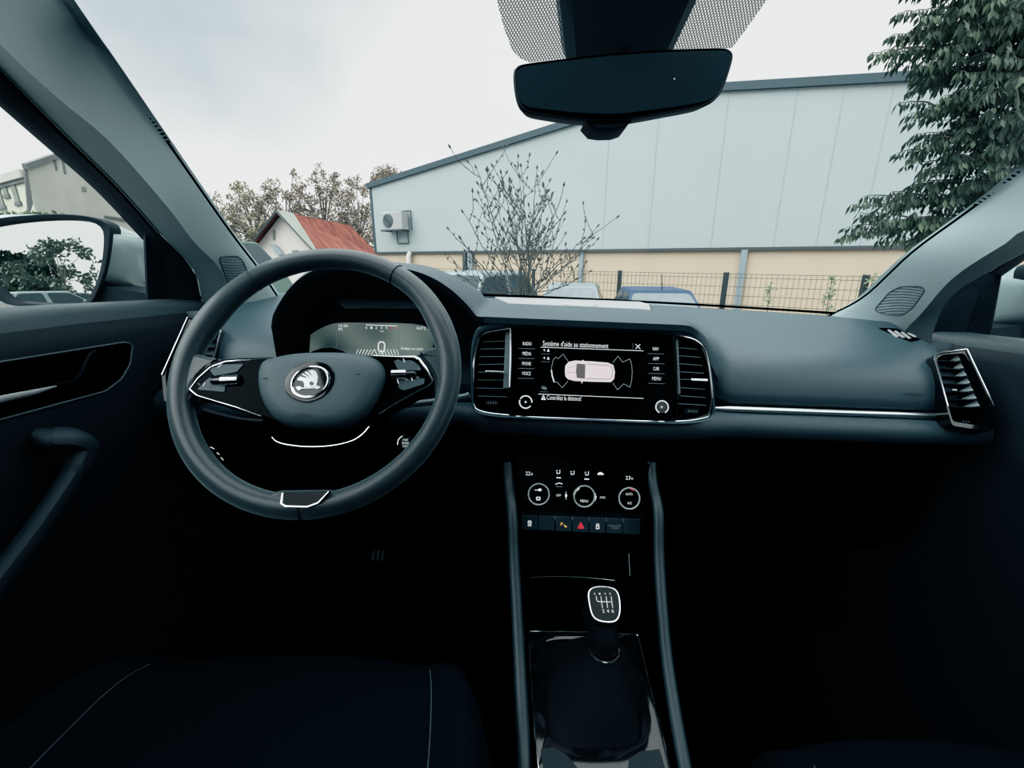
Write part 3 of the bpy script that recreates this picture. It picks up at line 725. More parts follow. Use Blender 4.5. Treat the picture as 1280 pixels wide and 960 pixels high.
gs = part('gear_surround', mb, con, 'gloss black gear surround', normals=True, ang=30)
mb = MB(M['chromed'])
mb.tube([DK.pt(*DK.px(a, b), .001) for a, b in [(676,985),(672,955),(667,900),(663,840),(660.5,792),(663,790),(700,789.4),(740,790),(795,793.4),(798,796),(806,830),(818,880),(829,925),(838,965),(842,985)]], .0012, n=6)
part('chrome_frame', mb, gs)
mb = MB(M['vbar'])
for l in ([(676,938),(690,936),(708,945),(722,962),(722,985),(681,985)], [(824,938),(800,941),(786,950),(782,985),(838,985)]):
    mb = MB(M['door2']); mb.prism(DK, DK.pxs(l), .0005, .0025); part('grey_inlay', mb, gs, normals=True)

# ---- gear lever (knob, plate, collar, gaiter)
gl = thing('gear_lever', 'black gear lever with chrome ringed shift pattern knob and soft gaiter', 'gear lever', (CX, .455, -.57))
GP = tilt((.147, .472, -.435), 66, 3)
kn = [(735,742),(739,736.5),(748,734.2),(760,735),(769,738.5),(773.5,748),(774.5,764),(772,774),(766,778.5),(754,778.5),(744,775),(739,768),(736,755)]
ko = GP.pxs(kn); c0 = sum(ko, V((0, 0)))/len(ko)
ks = [V((q.x, q.y)) for q in spl([(p.x, p.y, 0) for p in ko], 4, True)]
def ksc(s, h): return [GP.pt(*(c0+(p-c0)*s), h) for p in ks]
low = P(755, 800, y=.468)
mb = MB(M['dark'])
def ringat(c, r, n): return [V(c)+V((r*cos(2*pi*i/n), r*.9*sin(2*pi*i/n), 0)) for i in range(n)]
n = len(ks); top = ksc(1.06, -.006)
a0 = min(range(n), key=lambda i: -top[i].x)
def ringal(c, r): 
    out = []
    for p in top:
        d = (p-GP.pt(*c0, -.006)); a = atan2(d.dot(GP.v), d.dot(GP.u)); out.append(V(c)+V((r*cos(a), r*.95*sin(a), 0)))
    return out
midc = GP.pt(*c0, -.03)
mb.loft([ksc(.98, .001), ksc(1.05, -.003), ksc(1.07, -.010), ringal(midc+V((0, .004, -.004)), .0235), ringal(midc.lerp(low, .5), .021), ringal(low, .0215), ringal(low+V((0, 0, -.012)), .019)], cv=True)
kb = part('gear_knob', mb, gl, normals=True, ang=60)
mb = MB(M['chromed']); mb.tube(ksc(.985, .002), .0014, n=6, closed=True); part('chrome_ring', mb, kb)
mb = MB(M['gloss2']); mb.add(ksc(.94, .002), [list(range(n))]); plt = part('shift_plate', mb, kb, normals=True)
g = MB(M['white']); hh = .0027
def mg(x, y): return (700+x*100/738, 710+y*130/960)
L([mg(330,270),mg(334,300),mg(346,318),mg(466,322)], .9, pl=GP, mb=g, hh=hh)
for x in (376, 424, 470): L([mg(x-2,272),mg(x+4,322),mg(x+12,374)], .9, pl=GP, mb=g, hh=hh)
for s_, x in (('R',318),('1',362),('3',412),('5',458)): T(s_, *mg(x,246), 2.4, 1.8, 'C', 'white', GP, g, hh)
for s_, x in (('2',396),('4',438),('6',482)): T(s_, *mg(x,404), 4.2, 2.9, 'C', 'white', GP, g, hh)
part('shift_pattern', g, plt)
mb = MB(M['chrome'])
cc = P(755, 812, y=.466)
mb.tube([cc+V((.0205*cos(2*pi*i/24), .0195*sin(2*pi*i/24), 0)) for i in range(24)], .0016, n=6, closed=True); part('collar_ring', mb, gl)
mb = MB(pbr('gaiter_leather', (.0025,.004,.0055), .7, spec=.12, bump=.3, bscale=600))
HB = resample([p for p in HH]+[HH[0]], 49)[:-1]; cen = sum(HB, V((0,0,0)))/48
rows = []
for t in (0, .06, .18, .35, .55, .75, .9, 1):
    row = []
    for p in HB:
        d = (p-cen); a = atan2(d.y, d.x); tp_ = cc+V((.02*cos(a), .019*sin(a), -.002))
        q = p.lerp(tp_, t); q.z = lerp(p.z-.004, tp_.z, t**1.6)
        fold = .0035*sin(pi*min(1, t*1.1))*cos(4*a); q += V((cos(a), sin(a), 0))*(fold+.012*sin(pi*t))
        row.append(q)
    rows.append(row)
mb.loft(rows, cv=True); part('gaiter', mb, gl, normals=True, ang=70)

# ---- steering wheel
WC = V((-.238, .546, -.1493)); WP = tilt(WC, 34.2, .3)
sw = thing('steering_wheel', 'black leather steering wheel with winged arrow badge and chrome spoke trims', 'steering wheel', WC)
mb = MB(M['leather']); rows = []
n = 120
for i in range(n):
    a = 2*pi*i/n; row = []
    thick = .0145+.0020*(math.exp(-((abs(a-radians(25)))/.28)**2)+math.exp(-((abs(a-radians(155)))/.28)**2))
    for j in range(16):
        b = 2*pi*j/16; rad = .185-thick+thick*cos(b)
        row.append(WP.pt(rad*cos(a), rad*sin(a), thick*.98*sin(b)))
    rows.append(row)
mb.loft(rows, cu=True, cv=True); rim = part('rim', mb, sw, normals=True)
for (x, y) in ((313.5,346),(490.5,341),(372,644)):
    c = WP.px(x, y, .012); a = atan2(c.y, c.x); s = MB(M['ink'])
    s.tube([WP.pt((.1705+.0149*cos(b))*cos(a), (.1705+.0149*cos(b))*sin(a), .0149*sin(b)) for b in [2*pi*j/20 for j in range(20)]], .0007, n=5, closed=True)
    part('rim_seam', s, rim)
def wpx(l, h): return WP.pxs(l, h)
HPh = .030
def sm(pts, k=4): return [V((q.x, q.y)) for q in spl([(p[0], p[1], 0) for p in pts], k, True)]
hub = [(329,452),(345,446.5),(370,442),(400,440.5),(435,441),(460,444),(475,452),(481,466),(478,482),(470,500),(458,517),(443,528),(425,533.5),(400,535.5),(370,534),(348,527),(334,513),(326,497),(322.5,480),(323,464)]
ho = sm(wpx(hub, HPh*.6)); hc = sum(ho, V((0,0)))/len(ho); n = len(ho)
mb = MB(M['hub']); rows = []
for s_, h_ in ((.86,-.03),(.97,-.005),(1,.006),(.995,.014),(.97,.021),(.9,.027),(.72,.0305),(.45,.032),(.18,.032)):
    rows.append([WP.pt(*(hc+(p-hc)*s_), h_) for p in ho])
mb.loft(rows, cv=True); mb.add(rows[-1], [list(range(n))]); hb = part('hub_pad', mb, sw, normals=True, ang=60)
def mL(x, y): return (350+x*80/1097, 440+y*70/960)
Hh = .0335
def wq(l): return WP.pxs([mL(*p) for p in l], Hh)
mb = MB(M['gloss']); bez = wq([(75,560),(100,440),(200,310),(340,210),(500,160),(650,155),(790,190),(890,270),(930,390),(915,530),(850,650),(740,760),(600,830),(450,860),(300,830),(170,760),(95,670)])
mb.prism(WP, sm(bez), Hh-.006, Hh, bev=.001); bg = part('emblem', mb, hb, 'round winged arrow badge', normals=True)
mb = MB(M['chromed']); rg = sm(wq([(215,590),(235,470),(320,360),(450,285),(600,262),(730,290),(815,370),(840,480),(800,600),(710,690),(580,760),(440,780),(320,750),(245,690)]))
mb.tube([WP.pt(*p, Hh+.0004) for p in rg], .0019, n=8, closed=True); part('emblem_ring', mb, bg)
mb = MB(M['satin2'], M['gloss'])
e0, e1 = Hh+.0002, Hh+.0014
mb.prism(WP, wq([(425,608),(422,550),(400,505),(300,488),(318,450),(360,425),(430,445),(470,470),(440,420),(378,395),(400,378),(460,400),(510,455),(490,400),(425,352),(470,342),(520,380),(550,435),(540,380),(495,325),(560,312),(612,330),(645,380),(658,440),(650,510),(632,570),(605,606)])[::-1], e0, e1)
mb.prism(WP, wq([(275,602),(350,592),(378,614),(604,612),(596,582),(640,576),(708,612),(640,646),(612,628),(392,634),(340,658),(310,660)])[::-1], e0, e1)
mb.prism(WP, wq([(548+36*cos(a), 545+34*sin(a)) for a in [i*pi/6 for i in range(12)]])[::-1], e1, e1+.0004, M['gloss'])
part('winged_arrow', mb, bg, normals=True, smooth=False)
g = MB(M['ink']); u = WP.up(378, 519, .031); g.text(WP, 'AIRBAG', WP.px(378.5, 518.6, .031), 4.4*u, .0318, None, 21*u); part('airbag_lettering', g, hb)
for x, y in ((331.5,473.5),(448,468.5)): mb = MB(M['ink']); mb.line(WP, WP.pxs([(x-2.5,y),(x+2.5,y-.3)], .03), .0016, .0312); part('horn_mark', mb, hb)
# side spokes
LS = [(234,488),(243,472),(258,457),(275,449.5),(300,447),(345,446),(350,500),(346,528),(327,521),(295,511),(262,501),(240,495)]
RS = [(455,444),(490,445.5),(518,445.5),(529,449),(537,462),(542.5,475),(540,483),(520,494),(498,506),(478,518),(455,535),(440,500)]
for l, nm, sgn in ((LS,'left spoke',-1),(RS,'right spoke',1)):
    mb = MB(M['glassblk']); mb.prism(WP, rpoly(wpx(l, .012), .006)[::-1], -.012, .012, bev=.002); sp = part('side_spoke', mb, sw, nm, normals=True)
    # leather root where the spoke meets the rim
    root = [(238,440),(262,446),(282,450),(262,458),(246,474),(236,490),(240,500),(228,520),(214,500),(214,470),(222,450)] if sgn < 0 else [(530,436),(520,444),(528,447),(538,460),(545,474),(542,486),(546,500),(560,500),(564,470),(556,446),(545,432)]
    mb = MB(M['leather']); mb.prism(WP, rpoly(wpx(root, .006), .01)[::-1], -.012, .008, bev=.005); part('spoke_root', mb, sw, normals=True, ang=70)
    s = MB(M['chromed'])
    if sgn < 0:
        s.tube([WP.pt(*WP.px(a, b, .012), .0125) for a, b in ((342,448.5),(305,450),(282,452.5),(264,459),(248,473),(237.5,486.5))], [.0004,.0010,.0012,.0011,.0009,.0006], n=6)
        s.tube([WP.pt(*WP.px(a, b, .012), .0125) for a, b in ((238,487),(243,491.5),(247,494.5))], .001, n=6)
        s.tube([WP.pt(*WP.px(a, b, .012), .0125) for a, b in ((247,494.5),(270,501.5),(295,509),(327,520.5))], [.0005,.0004,.0009,.0010], n=6)
    else:
        s.tube([WP.pt(*WP.px(a, b, .012), .0125) for a, b in ((466,444.5),(495,446),(518,446),(524,449),(533,461),(541,475.5))], [.0005,.0008,.0012,.0019,.0020,.0014], n=6)
        s.tube([WP.pt(*WP.px(a, b, .012), .0125) for a, b in ((541,475.5),(537,481),(520,490),(495,504),(474,517.5))], [.0013,.001,.0009,.0009,.0007], n=6)
    part('chrome_trim', s, sp)
    pads = [[(262,462),(276,456),(305,455),(296,465),(268,470)],[(256,477),(262,472),(282,480),(281,490),(247,487)]] if sgn < 0 else [[(492,451),(515,450.5),(524,457),(527,463),(498,463)],[(498,476),(531,473),(530,480),(505,488),(498,485)]]
    s = MB(M['padlow'])
    for q in pads: s.prism(WP, rpoly(wpx(q, .013), .002)[::-1], .011, .0135)
    kp_ = part('switch_pad', s, sp, normals=True); g = MB(M['dim'], M['white']); hh = .0145
    if sgn < 0:
        for a in (((281,464),(285,460.5)),((263,487),(265,483))): L(list(a), .9, 'white', WP, g, hh=hh)
        for x, y in ((273.5,463.5),(258,484.5),(271,486.5)): L([(x-1.8,y-.5),(x+1.8,y+.5)], .8, 'dim', WP, g, hh=hh); L([(x-.3,y-1.6),(x+.3,y+1.6)], .8, 'dim', WP, g, hh=hh)
    else:
        for a in (((507,453.5),(508.5,457.5)),((516.5,475.5),(518,480)),((499,477),(501,483.5))): L(list(a), .9, 'white', WP, g, hh=hh)
        for x, y in ((500.5,455.5),(511,479),(524.5,476.5),(525.5,466)): L([(x-2,y),(x+2,y)], 1.0, 'dim', WP, g, hh=hh); L([(x-.3,y-1.4),(x+.3,y+1.4)], .8, 'dim', WP, g, hh=hh)
    part('switch_symbol', g, kp_)
    a, b = (WP.px(264,476.5,.014), WP.px(300,474.5,.014)) if sgn < 0 else (WP.px(489,468.5,.014), WP.px(521,468,.014))
    pa, pb = WP.pt(*a, .0135), WP.pt(*b, .0135); pm = pa.lerp(pb, .36 if sgn < 0 else .62)
    s = MB(M['gloss']); s.tube([pa, pa.lerp(pb, .06), pb.lerp(pa, .06), pb], [.003,.0048,.0048,.003], n=12); part('roller_housing', s, sp)
    s = MB(M['chromed']); q0, q1 = (pm, pb) if sgn < 0 else (pa, pm)
    s.tube([q0, q0.lerp(q1, .05), q0.lerp(q1, .95), q1], [.005,.0070,.0070,.005], n=20); part('roller', s, sp, 'knurled silver roller')
# lower spoke and chrome line under the hub
mb = MB(M['black']); mb.prism(WP, rpoly(wpx([(338,520),(462,520),(452,540),(432,560),(412,618),(352,618),(345,560),(336,545)], 0), .006)[::-1], -.012, .006, bev=.003); lo = part('lower_spoke', mb, sw, normals=True)
mb = MB(M['chromed']); mb.tube(spl([WP.pt(*WP.px(a, b, .008), .008) for a, b in ((340,546.5),(346,552),(360,556),(385,558.5),(415,557),(440,551),(455,541),(466,527),(475,517.5))], 5), .0009, n=6); part('chrome_line', mb, lo)
mb = MB(M['leather']); mb.prism(WP, rpoly(wpx([(318,630),(330,622),(346,613),(416,612),(432,618),(444,632),(420,643),(350,646)], .008), .01)[::-1], -.012, .010, bev=.004); part('rim_bridge', mb, sw, normals=True, ang=70)
mb = MB(M['gloss2']); mb.prism(WP, wpx([(353,615),(411,614),(399,628),(386,633),(358,633),(353,629)], .017)[::-1], .006, .0165); li = part('lower_inset', mb, sw, normals=True)
mb = MB(M['chromed']); mb.tube([WP.pt(*WP.px(a, b, .017), .017) for a, b in ((353.5,616),(352,629),(357.5,633),(385,633.5),(398,628.5),(411,614.5))], [.001,.0017,.0017,.0013,.0012,.0007], n=6); part('chrome_trim', mb, li)
# column shroud behind the wheel and the two stalks
mb = MB(M['black']); ax = WP.n
mb.lathe(WC-ax*.17, ax, [(.055,0),(.058,.05),(.05,.11),(.042,.15)], n=20); part('column_shroud', mb, dash, normals=True)
for nm, lab, l, yy in (('wiper_stalk','slim grey wiper stalk right of the steering column',((470,512),(500,507),(540,502.5),(578,496.5),(587,494)),.64),('indicator_stalk','dark indicator stalk left of the steering column',((330,528),(300,525),(270,518),(256,514)),.63)):
    mb = MB(M['vbar'] if nm[0] == 'w' else M['dark']); pts = [P(a, b, y=yy) for a, b in l]
    mb.tube(spl(pts, 4), .0045, n=10, flat=1.6); solo(nm, mb, lab, 'stalk', base=pts[0])

# ---- interior mirror and sensor housing
NP = Pl((.122, .535, .185), (1, .02, .0), (0, .12, 1))
mo = [(642,92),(645,85),(655,80.5),(705,74),(760,68),(800,65),(850,62.5),(900,61.5),(912,64),(915.5,72),(911,90),(904,110),(895,124),(880,132),(840,140),(790,149),(765,151.5),(720,149.5),(680,144),(655,138.5),(647,128),(643,110)]
rm = thing('rear_view_mirror', 'wide dark rear view mirror hanging below the windscreen sensor box', 'mirror', NP.o)
o1 = sm(NP.pxs(mo), 4); cen = sum(o1, V((0,0)))/len(o1)
mb = MB(M['mcase'])
mb.loft([[NP.pt(*(cen+(p-cen)*s_), h_) for p in o1] for s_, h_ in ((.55,-.035),(.8,-.03),(.95,-.018),(1,-.004),(1,.0005),(.985,.002),(.97,.0012))], cv=True)
mb.add([NP.pt(*(cen+(p-cen)*.55), -.035) for p in o1], [list(range(len(o1)))])
mc = part('mirror_case', mb, rm, normals=True, ang=60)
mb = MB(M['faceblue']); gi = sm(NP.pxs([(646,93),(649,87),(657,83.5),(705,77),(760,71),(800,68),(850,65.5),(900,64.5),(910,67),(912,73),(908,90),(901,108),(893,121),(879,128),(838,135),(790,141),(765,143),(720,141),(682,137),(658,133),(650,125),(647,110)]), 4)
mb.add([NP.pt(*p, .0015) for p in gi], [list(range(len(gi)))]); part('mirror_face', mb, rm, 'dim bluish mirror glass', normals=True)
mb = MB(M['mcase']); f_ = NP.pxs([(732,149),(760,152),(790,149),(783,158),(772,161.5),(755,162),(742,160)]); mb.prism(NP, f_, -.03, -.001, bev=.003); part('lower_sensor', mb, rm, normals=True)
mb = MB(M['white']); c = NP.px(842, 100); mb.plate(NP, [(c.x+.0007*cos(a), c.y+.0007*sin(a)) for a in [i*pi/4 for i in range(8)]], .0022); part('indicator_dot', mb, rm)
mb = MB(M['mcase']); mb.tube([NP.pt(0, .01, -.03), NP.pt(0, .03, -.05), V((.13, .575, .262))], .012, n=12); part('mirror_arm', mb, rm)
HP_ = P
ta, tb, tc_, td = P(699,0,y=.545), P(871,0,y=.545), P(838,68,y=.585), P(708,76,y=.585)
up_ = [P(684,-160,y=.47), P(930,-160,y=.47)]
mb = MB(M['housing'])
face = [[up_[0], up_[1]], [ta, tb], [td, tc_]]
rows = []
for l, r in face:
    mid = l.lerp(r, .09); mid2 = l.lerp(r, .93)
    rows.append([l+V((-.002, .05, .035)), l, mid+V((0, -.008, -.003)), mid2+V((0, -.008, -.003)), r, r+V((.002, .05, .035))])
mb.loft(rows); l, r = face[-1]; mb.loft([rows[-1], [p+V((0, .03, .02)) for p in rows[-1]]])
solo('sensor_housing', mb, 'black trapezoid sensor cover at the top of the windscreen', 'sensor cover', base=td, ang=30, normals=True)
# dotted print beside it, on the inner face of the glass
fm, N, Lk = newmat('dotted_print'); b = N['Principled BSDF']; b.inputs['Base Color'].default_value = (.02,.018,.022,1); b.inputs['Roughness'].default_value = .7
tc = N.new('ShaderNodeTexCoord'); mp = N.new('ShaderNodeMapping'); mp.inputs['Rotation'].default_value = (0, 0, radians(45)); Lk.new(tc.outputs['Object'], mp.inputs['Vector'])
sx = N.new('ShaderNodeSeparateXYZ'); Lk.new(mp.outputs[0], sx.inputs[0])
def mth(op, a, b=None):
    m = N.new('ShaderNodeMath'); m.operation = op
    for i, q in enumerate((a, b)):
        if q is None: continue
        if isinstance(q, (int, float)): m.inputs[i].default_value = q
        else: Lk.new(q, m.inputs[i])
    return m.outputs[0]
fx = mth('SINE', mth('MULTIPLY', sx.outputs[0], 2*pi/.0024)); fy = mth('SINE', mth('MULTIPLY', sx.outputs[1], 2*pi/.0024))
al = mth('MULTIPLY', mth('GREATER_THAN', mth('ADD', fx, fy), -.55), .84); Lk.new(al, b.inputs['Alpha'])
q0 = plane3(P(655,77,y=.60), P(915,58,y=.60), P(785,-100,y=.52), (0,0,0))
fp = Pl(q0.o, q0.u, q0.v)
for l in ([(620,-40),(622,5),(630,35),(640,62),(650,73),(662,78),(709,73),(697,-10),(694,-40)], [(872,-10),(884,-40),(990,-40),(955,5),(930,40),(915,60),(838,66)]):
    mb = MB(fm); mb.plate(fp, [fp.px(*p) for p in l], 0); part('dotted_band', mb, ws, 'dotted black print')

# ---- doors (built for the driver side, mirrored for the passenger side)
def door_geo(f, lab, side):
    d = thing('door_1' if side < 0 else 'door_2', None, None, (CX-.72 if side < 0 else CX+.72, .30, -1.05), kind='structure')
    mb = MB(M['sill'], M['door'], M['black'])
    ys = [-.55, -.2, .1, .35, .5, .6, .7, .78, .84, .875]
    prof = lambda y: [(-.665, -.094-.012*sst(.5,.9,y)), (-.655, -.086-.014*sst(.5,.9,y)), (-.625, -.083-.014*sst(.5,.9,y)), (-.60, -.087-.014*sst(.5,.9,y)), (-.586, -.098-.012*sst(.5,.9,y)), (-.582, -.107-.012*sst(.5,.9,y))]
    mb.loft([[V((a, y, b)) for a, b in prof(y)] for y in ys])
    part('door_sill', f(mb), d, normals=True, ang=70)
    mb = MB(M['door'])
    mb.loft([[V((-.582, y, -.107-.012*sst(.5,.9,y))), V((-.574, y, -.116-.012*sst(.5,.9,y))), V((-.570, y, -.135)), V((-.566, y, -.23)), V((-.560, y, -.27)), V((-.560, y, -.45)), V((-.56, y, -1.0))] for y in ys])
    mb.mats.append(M['door2'])
    for i_, fc in enumerate(mb.f):
        if min(mb.v[q].z for q in fc) > -.28: mb.mi[i_] = 1  # lit copy for the upper faces; shade lower down is in the colour
    panel = part('door_panel', f(mb), d, normals=True)
    XP = Pl((-.571, .5, -.15), (0, 1, 0), (-.04, 0, 1)); XP = Pl((-.5705, .55, -.135), (0, 1, 0), (-.042, 0, 1))
    # n of XP must look into the cabin (+x)
    uv = lambda l: [XP.px(*p) for p in l]
    mb = MB(M['black'], M['door'])
    o = rpoly(uv([(-140,472),(0,452),(155,427.5),(164,431),(161,455),(150,474),(130,489),(0,524),(-140,556)]), .006)
    mb.plate(XP, o, .002); rc = part('handle_recess', f(mb), panel, normals=True)
    s = MB(M['vedge']); s.tube([XP.pt(*p, .002) for p in o], .0011, closed=True, n=6); part('recess_edge', f(s), rc)
    s = MB(M['satin']); q = uv([(-60,510),(0,497),(30,491),(60,483)]); s.tube([XP.pt(*p, .010) for p in q], [.006,.0055,.005,.0015], n=10, flat=.6); part('inner_handle', f(s), panel, 'chrome inner door handle')
    s = MB(M['door']); q = uv([(62,482),(85,478),(95,468),(105,445),(112,440)]); s.tube([XP.pt(*p, .006) for p in q], .005, n=8, flat=.5); part('handle_scoop', f(s), panel)
    # grab handle
    s = MB(M['grab']); pth = spl([P(40,541,x=-.555), P(62,548,x=-.545), P(88,549,x=-.535), P(106,560,x=-.53), P(98,583,x=-.53), P(78,615,x=-.53), P(40,670,x=-.53), P(0,722,x=-.53), P(-60,800,x=-.53), P(-140,900,x=-.54)], 6)
    rr = [lerp(.006, .014, min(1, i/6)) if i < 26 else .0125 for i in range(len(pth))]
    s.tube(pth, rr, n=12, flat=1.5); part('grab_handle', f(s), d, 'curved grab handle', normals=True)
    # mirror triangle
    SPp = plane3(P(187,382,y=.795), P(252,376,y=.862), P(186,303,y=.805), (0,0,0))
    s = MB(M['rubber']); s.prism(SPp, [SPp.px(*p) for p in ((182,292),(200,292),(230,322),(246,345),(253,380),(253,392),(186,392))], -.012, -.002); part('mirror_triangle', f(s), d, normals=True)
    s = MB(M['mcase']); s.prism(SPp, [SPp.px(*p) for p in ((203,318),(212,316),(230,326),(244,346),(249,376),(214,381))], -.002, -.0005); part('triangle_inset', f(s), d, normals=True)
    # frame along the pillar
    n = 30; c = resample(spl(Lc[:7], 8), n); e = resample(spl(Le, 8), n)
    s = MB(M['rubber']); s.loft([[p+V((-.004, .004, 0)) for p in c], [p.lerp(q, .25)+V((-.002, .004, -.002)) for p, q in zip(c, e)], [p.lerp(q, .35)+V((.006, -.004, 0)) for p, q in zip(c, e)], [p.lerp(q, .75)+V((.006, -.004, 0)) for p, q in zip(c, e)], e, [q+V((-.02, .015, 0)) for q in e]]); part('window_frame', f(s), d, ang=50)
    s = MB(M['vedge']); s.tube([p+V((.001, -.002, 0)) for p in c], .0018, n=6); part('frame_highlight', f(s), d)
    # pane
    top = [q+V((-.012, .01, 0)) for q in e]
    rows = []
    for q in resample([V((-.60, -.6, .32)), V((-.60, -.1, .325))]+top+[V((-.675, .83, -.05)), V((-.675, .83, -.095))], 40): rows.append([q, V((-.672, q.y, -.10))])
    s = MB(M['sglass']); s.loft(rows); part('window_pane', f(s), d)
    return d
doorL = door_geo(lambda m: m, 'driver side car door with chrome inner handle and curved grab handle', -1)
doorR = door_geo(mirmb, 'passenger side car door at the right edge of the dashboard', 1)

# ---- outside mirrors
MO = P(65, 330, y=.80)
MP = Pl(MO, (.955, .294, 0), (0, .046, 1))
def door_mirror(f, lab, base):
    t = thing('door_mirror', lab, 'door mirror', base)
    glass = [(-80,300),(-40,290),(0,282),(30,278),(60,276),(90,276),(112,279),(122,286),(125,297),(124,320),(120,342),(113,362),(105,375),(95,379),(60,378),(20,373),(5,362),(-20,345),(-80,330)]
    bez = [(-95,292),(-45,279),(0,271),(30,268.5),(62,267),(95,268.5),(120,273),(136,280),(140,290),(138,315),(134,338),(127,360),(120,376),(112,384),(95,386),(60,385),(12,381),(-5,372),(-35,352),(-95,335)]
    b1 = resample([MP.pt(*p) for p in sm(MP.pxs(bez), 4)], 81)[:-1]; g1 = resample([MP.pt(*p) for p in sm(MP.pxs(glass), 4)], 81)[:-1]
    k0 = min(range(80), key=lambda i: (g1[i]-b1[0]).length); g1 = g1[k0:]+g1[:k0]; gc = sum(g1, V((0,0,0)))/80
    mb = MB(M['mcase']); n_ = MP.n
    mb.loft([[p-n_*.03 for p in b1], [p-n_*.004 for p in b1], [p.lerp(q, .15)+n_*.003 for p, q in zip(b1, g1)], [p.lerp(q, .6)+n_*.002 for p, q in zip(b1, g1)], [q-n_*.012 for q in g1]], cv=True)
    part('mirror_rim', f(mb), t, normals=True, ang=60)
    mb = MB(M['mirror']); mb.add([(q-gc)*1.01+gc-n_*.009 for q in g1], [list(range(80))]); part('mirror_glass', f(mb), t, normals=True)
    # painted shell
    B = MP.o-n_*.10; BP = Pl(B, MP.u, MP.v)
    sh = [(-120,300),(-70,280),(-10,268),(60,268),(110,274),(150,284),(180,298),(186,305),(187.5,335),(188,358),(184,366),(150,368),(100,388),(40,392),(-30,380),(-90,350)]
    s1 = resample([BP.pt(*p) for p in sm(BP.pxs(sh), 4)], 81)[:-1]; k0 = min(range(80), key=lambda i: (s1[i]-b1[0]).length); sc = sum(s1, V((0,0,0)))/80; bc_ = sum(b1, V((0,0,0)))/80
    dense = resample(s1+[s1[0]], 600); ang_ = lambda p, c: atan2((p-c).dot(MP.v)*1.6, (p-c).dot(MP.u)); da = [(ang_(q, sc), q) for q in dense]
    s1 = [min(da, key=lambda t: abs((t[0]-ang_(p, bc_)+pi) % (2*pi)-pi))[1] for p in b1]
    mb = MB(M['paint']); mb.loft([[p-n_*.004 for p in b1], s1, [sc+(p-sc)*.85-n_*.045 for p in s1], [sc+(p-sc)*.4-n_*.07 for p in s1]], cv=True); mb.add([sc+(p-sc)*.4-n_*.07 for p in s1], [list(range(80))])
    part('mirror_shell', f(mb), t, 'pale painted mirror shell', normals=True, ang=60)
    mb = MB(M['mcase']); FPp = Pl(P(150,372,y=.835), (1, .05, 0), (0, 0, 1)); mb.prism(FPp, rpoly([FPp.px(*p) for p in ((118,352),(134,357),(188,366),(215,368),(215,396),(100,392),(104,380))], .004)[::-1], -.05, .01); part('mirror_foot', f(mb), t, normals=True)
    return t
mL_ = door_mirror(lambda m: m, 'driver side door mirror with dark rim, reflecting trees and parked cars', (CX-.78, .84, -.11))
mR_ = door_mirror(mirmb, 'pale door mirror shell outside the passenger window', (CX+.78, .84, -.11))

# ---- seats
def seat(lab, ox, oy):
    t = thing('car_seat', lab, 'car seat', (ox, oy-.05, -1.05))
    mb = MB(M['cloth']); rows = []
    ny, nx = 26, 34
    for i in range(ny+1):
        v = i/ny; row = []; y = lerp(-.14, .535, v)
        for j in range(nx+1):
            u_ = 2*j/nx-1
            w = .285*(1-.22*max(0, (v-.45)/.55)**3.0)
            xx = w*u_; bol = .035*sst(.62, .86, abs(u_))*(1-.6*sst(.75, 1, v))
            edge = -.13*max(0, (abs(u_)-.84)/.16)**2.2
            fr = -.10*max(0, (v-.80)/.20)**2.4
            row.append(V((ox+xx, oy+y-.05*u_*u_*v*v-.0, -.535+bol+edge+fr-.012*cos(u_*pi/2)+.03*v)))
        rows.append(row)
    rows.append([p+V((0, .012, -.06)) for p in rows[-1]]); rows.append([V((p.x, p.y-.02, -.80)) for p in rows[-1]])
    mb.loft(rows); cu = part('seat_cushion', mb, t, ang=70)
    for s_ in (-1, 1):
        pts = [rows[i][int(round((s_*.70+1)/2*nx))]+V((0, 0, .0015)) for i in range(12, ny-2)]
        k = MB(M['stitch']); k.tube(spl(pts, 3), .0007, n=5); part('seam', k, cu)
    for s_ in (-1, 1):
        k = MB(M['cloth']); k.loft([[V((ox+s_*.26, oy-.14, -.60)), V((ox+s_*.26, oy+.30, -.60))], [V((ox+s_*.27, oy-.14, -.80)), V((ox+s_*.27, oy+.33, -.80))]]); part('side_valance', k, t)
    mb = MB(M['cloth']); rows = []
    for i in range(21):
        v = i/20; z = lerp(-.56, .06, v); yb = oy-.16-.17*v; w = lerp(.25, .20, v**2); row = []
        for j in range(28):
            a = 2*pi*j/28; ca, sa = cos(a), sin(a)
            row.append(V((ox+w*math.copysign(abs(ca)**.6, ca), yb+.06*math.copysign(abs(sa)**.7, sa)+(.03*abs(ca)**3 if sa > 0 else 0), z)))
        rows.append(row)
    mb.loft(rows, cv=True, cap=True); part('backrest', mb, t, normals=True, ang=60)
    mb = MB(M['cloth']); rows = []
    for i in range(9):
        v = i/8; r = sin(pi*(.12+.76*v)); rows.append([V((ox+.13*r*math.copysign(abs(cos(2*pi*j/20))**.7, cos(2*pi*j/20)), oy-.345-.02*v+.05*r*sin(2*pi*j/20), .10+.17*v)) for j in range(20)])
    mb.loft(rows, cv=True, cap=True); hr = part('headrest', mb, t, normals=True)
    for s_ in (-1, 1):
        k = MB(M['chrome']); k.tube([(ox+s_*.06, oy-.33, .03), (ox+s_*.06, oy-.335, .13)], .006, n=8); part('headrest_post', k, hr)
    return t
seatL = seat('black cloth driver seat cushion in front of the steering wheel', -.258, .0)
seatR = seat('black cloth passenger seat cushion at the lower right corner', CX*2+.258, -.105)

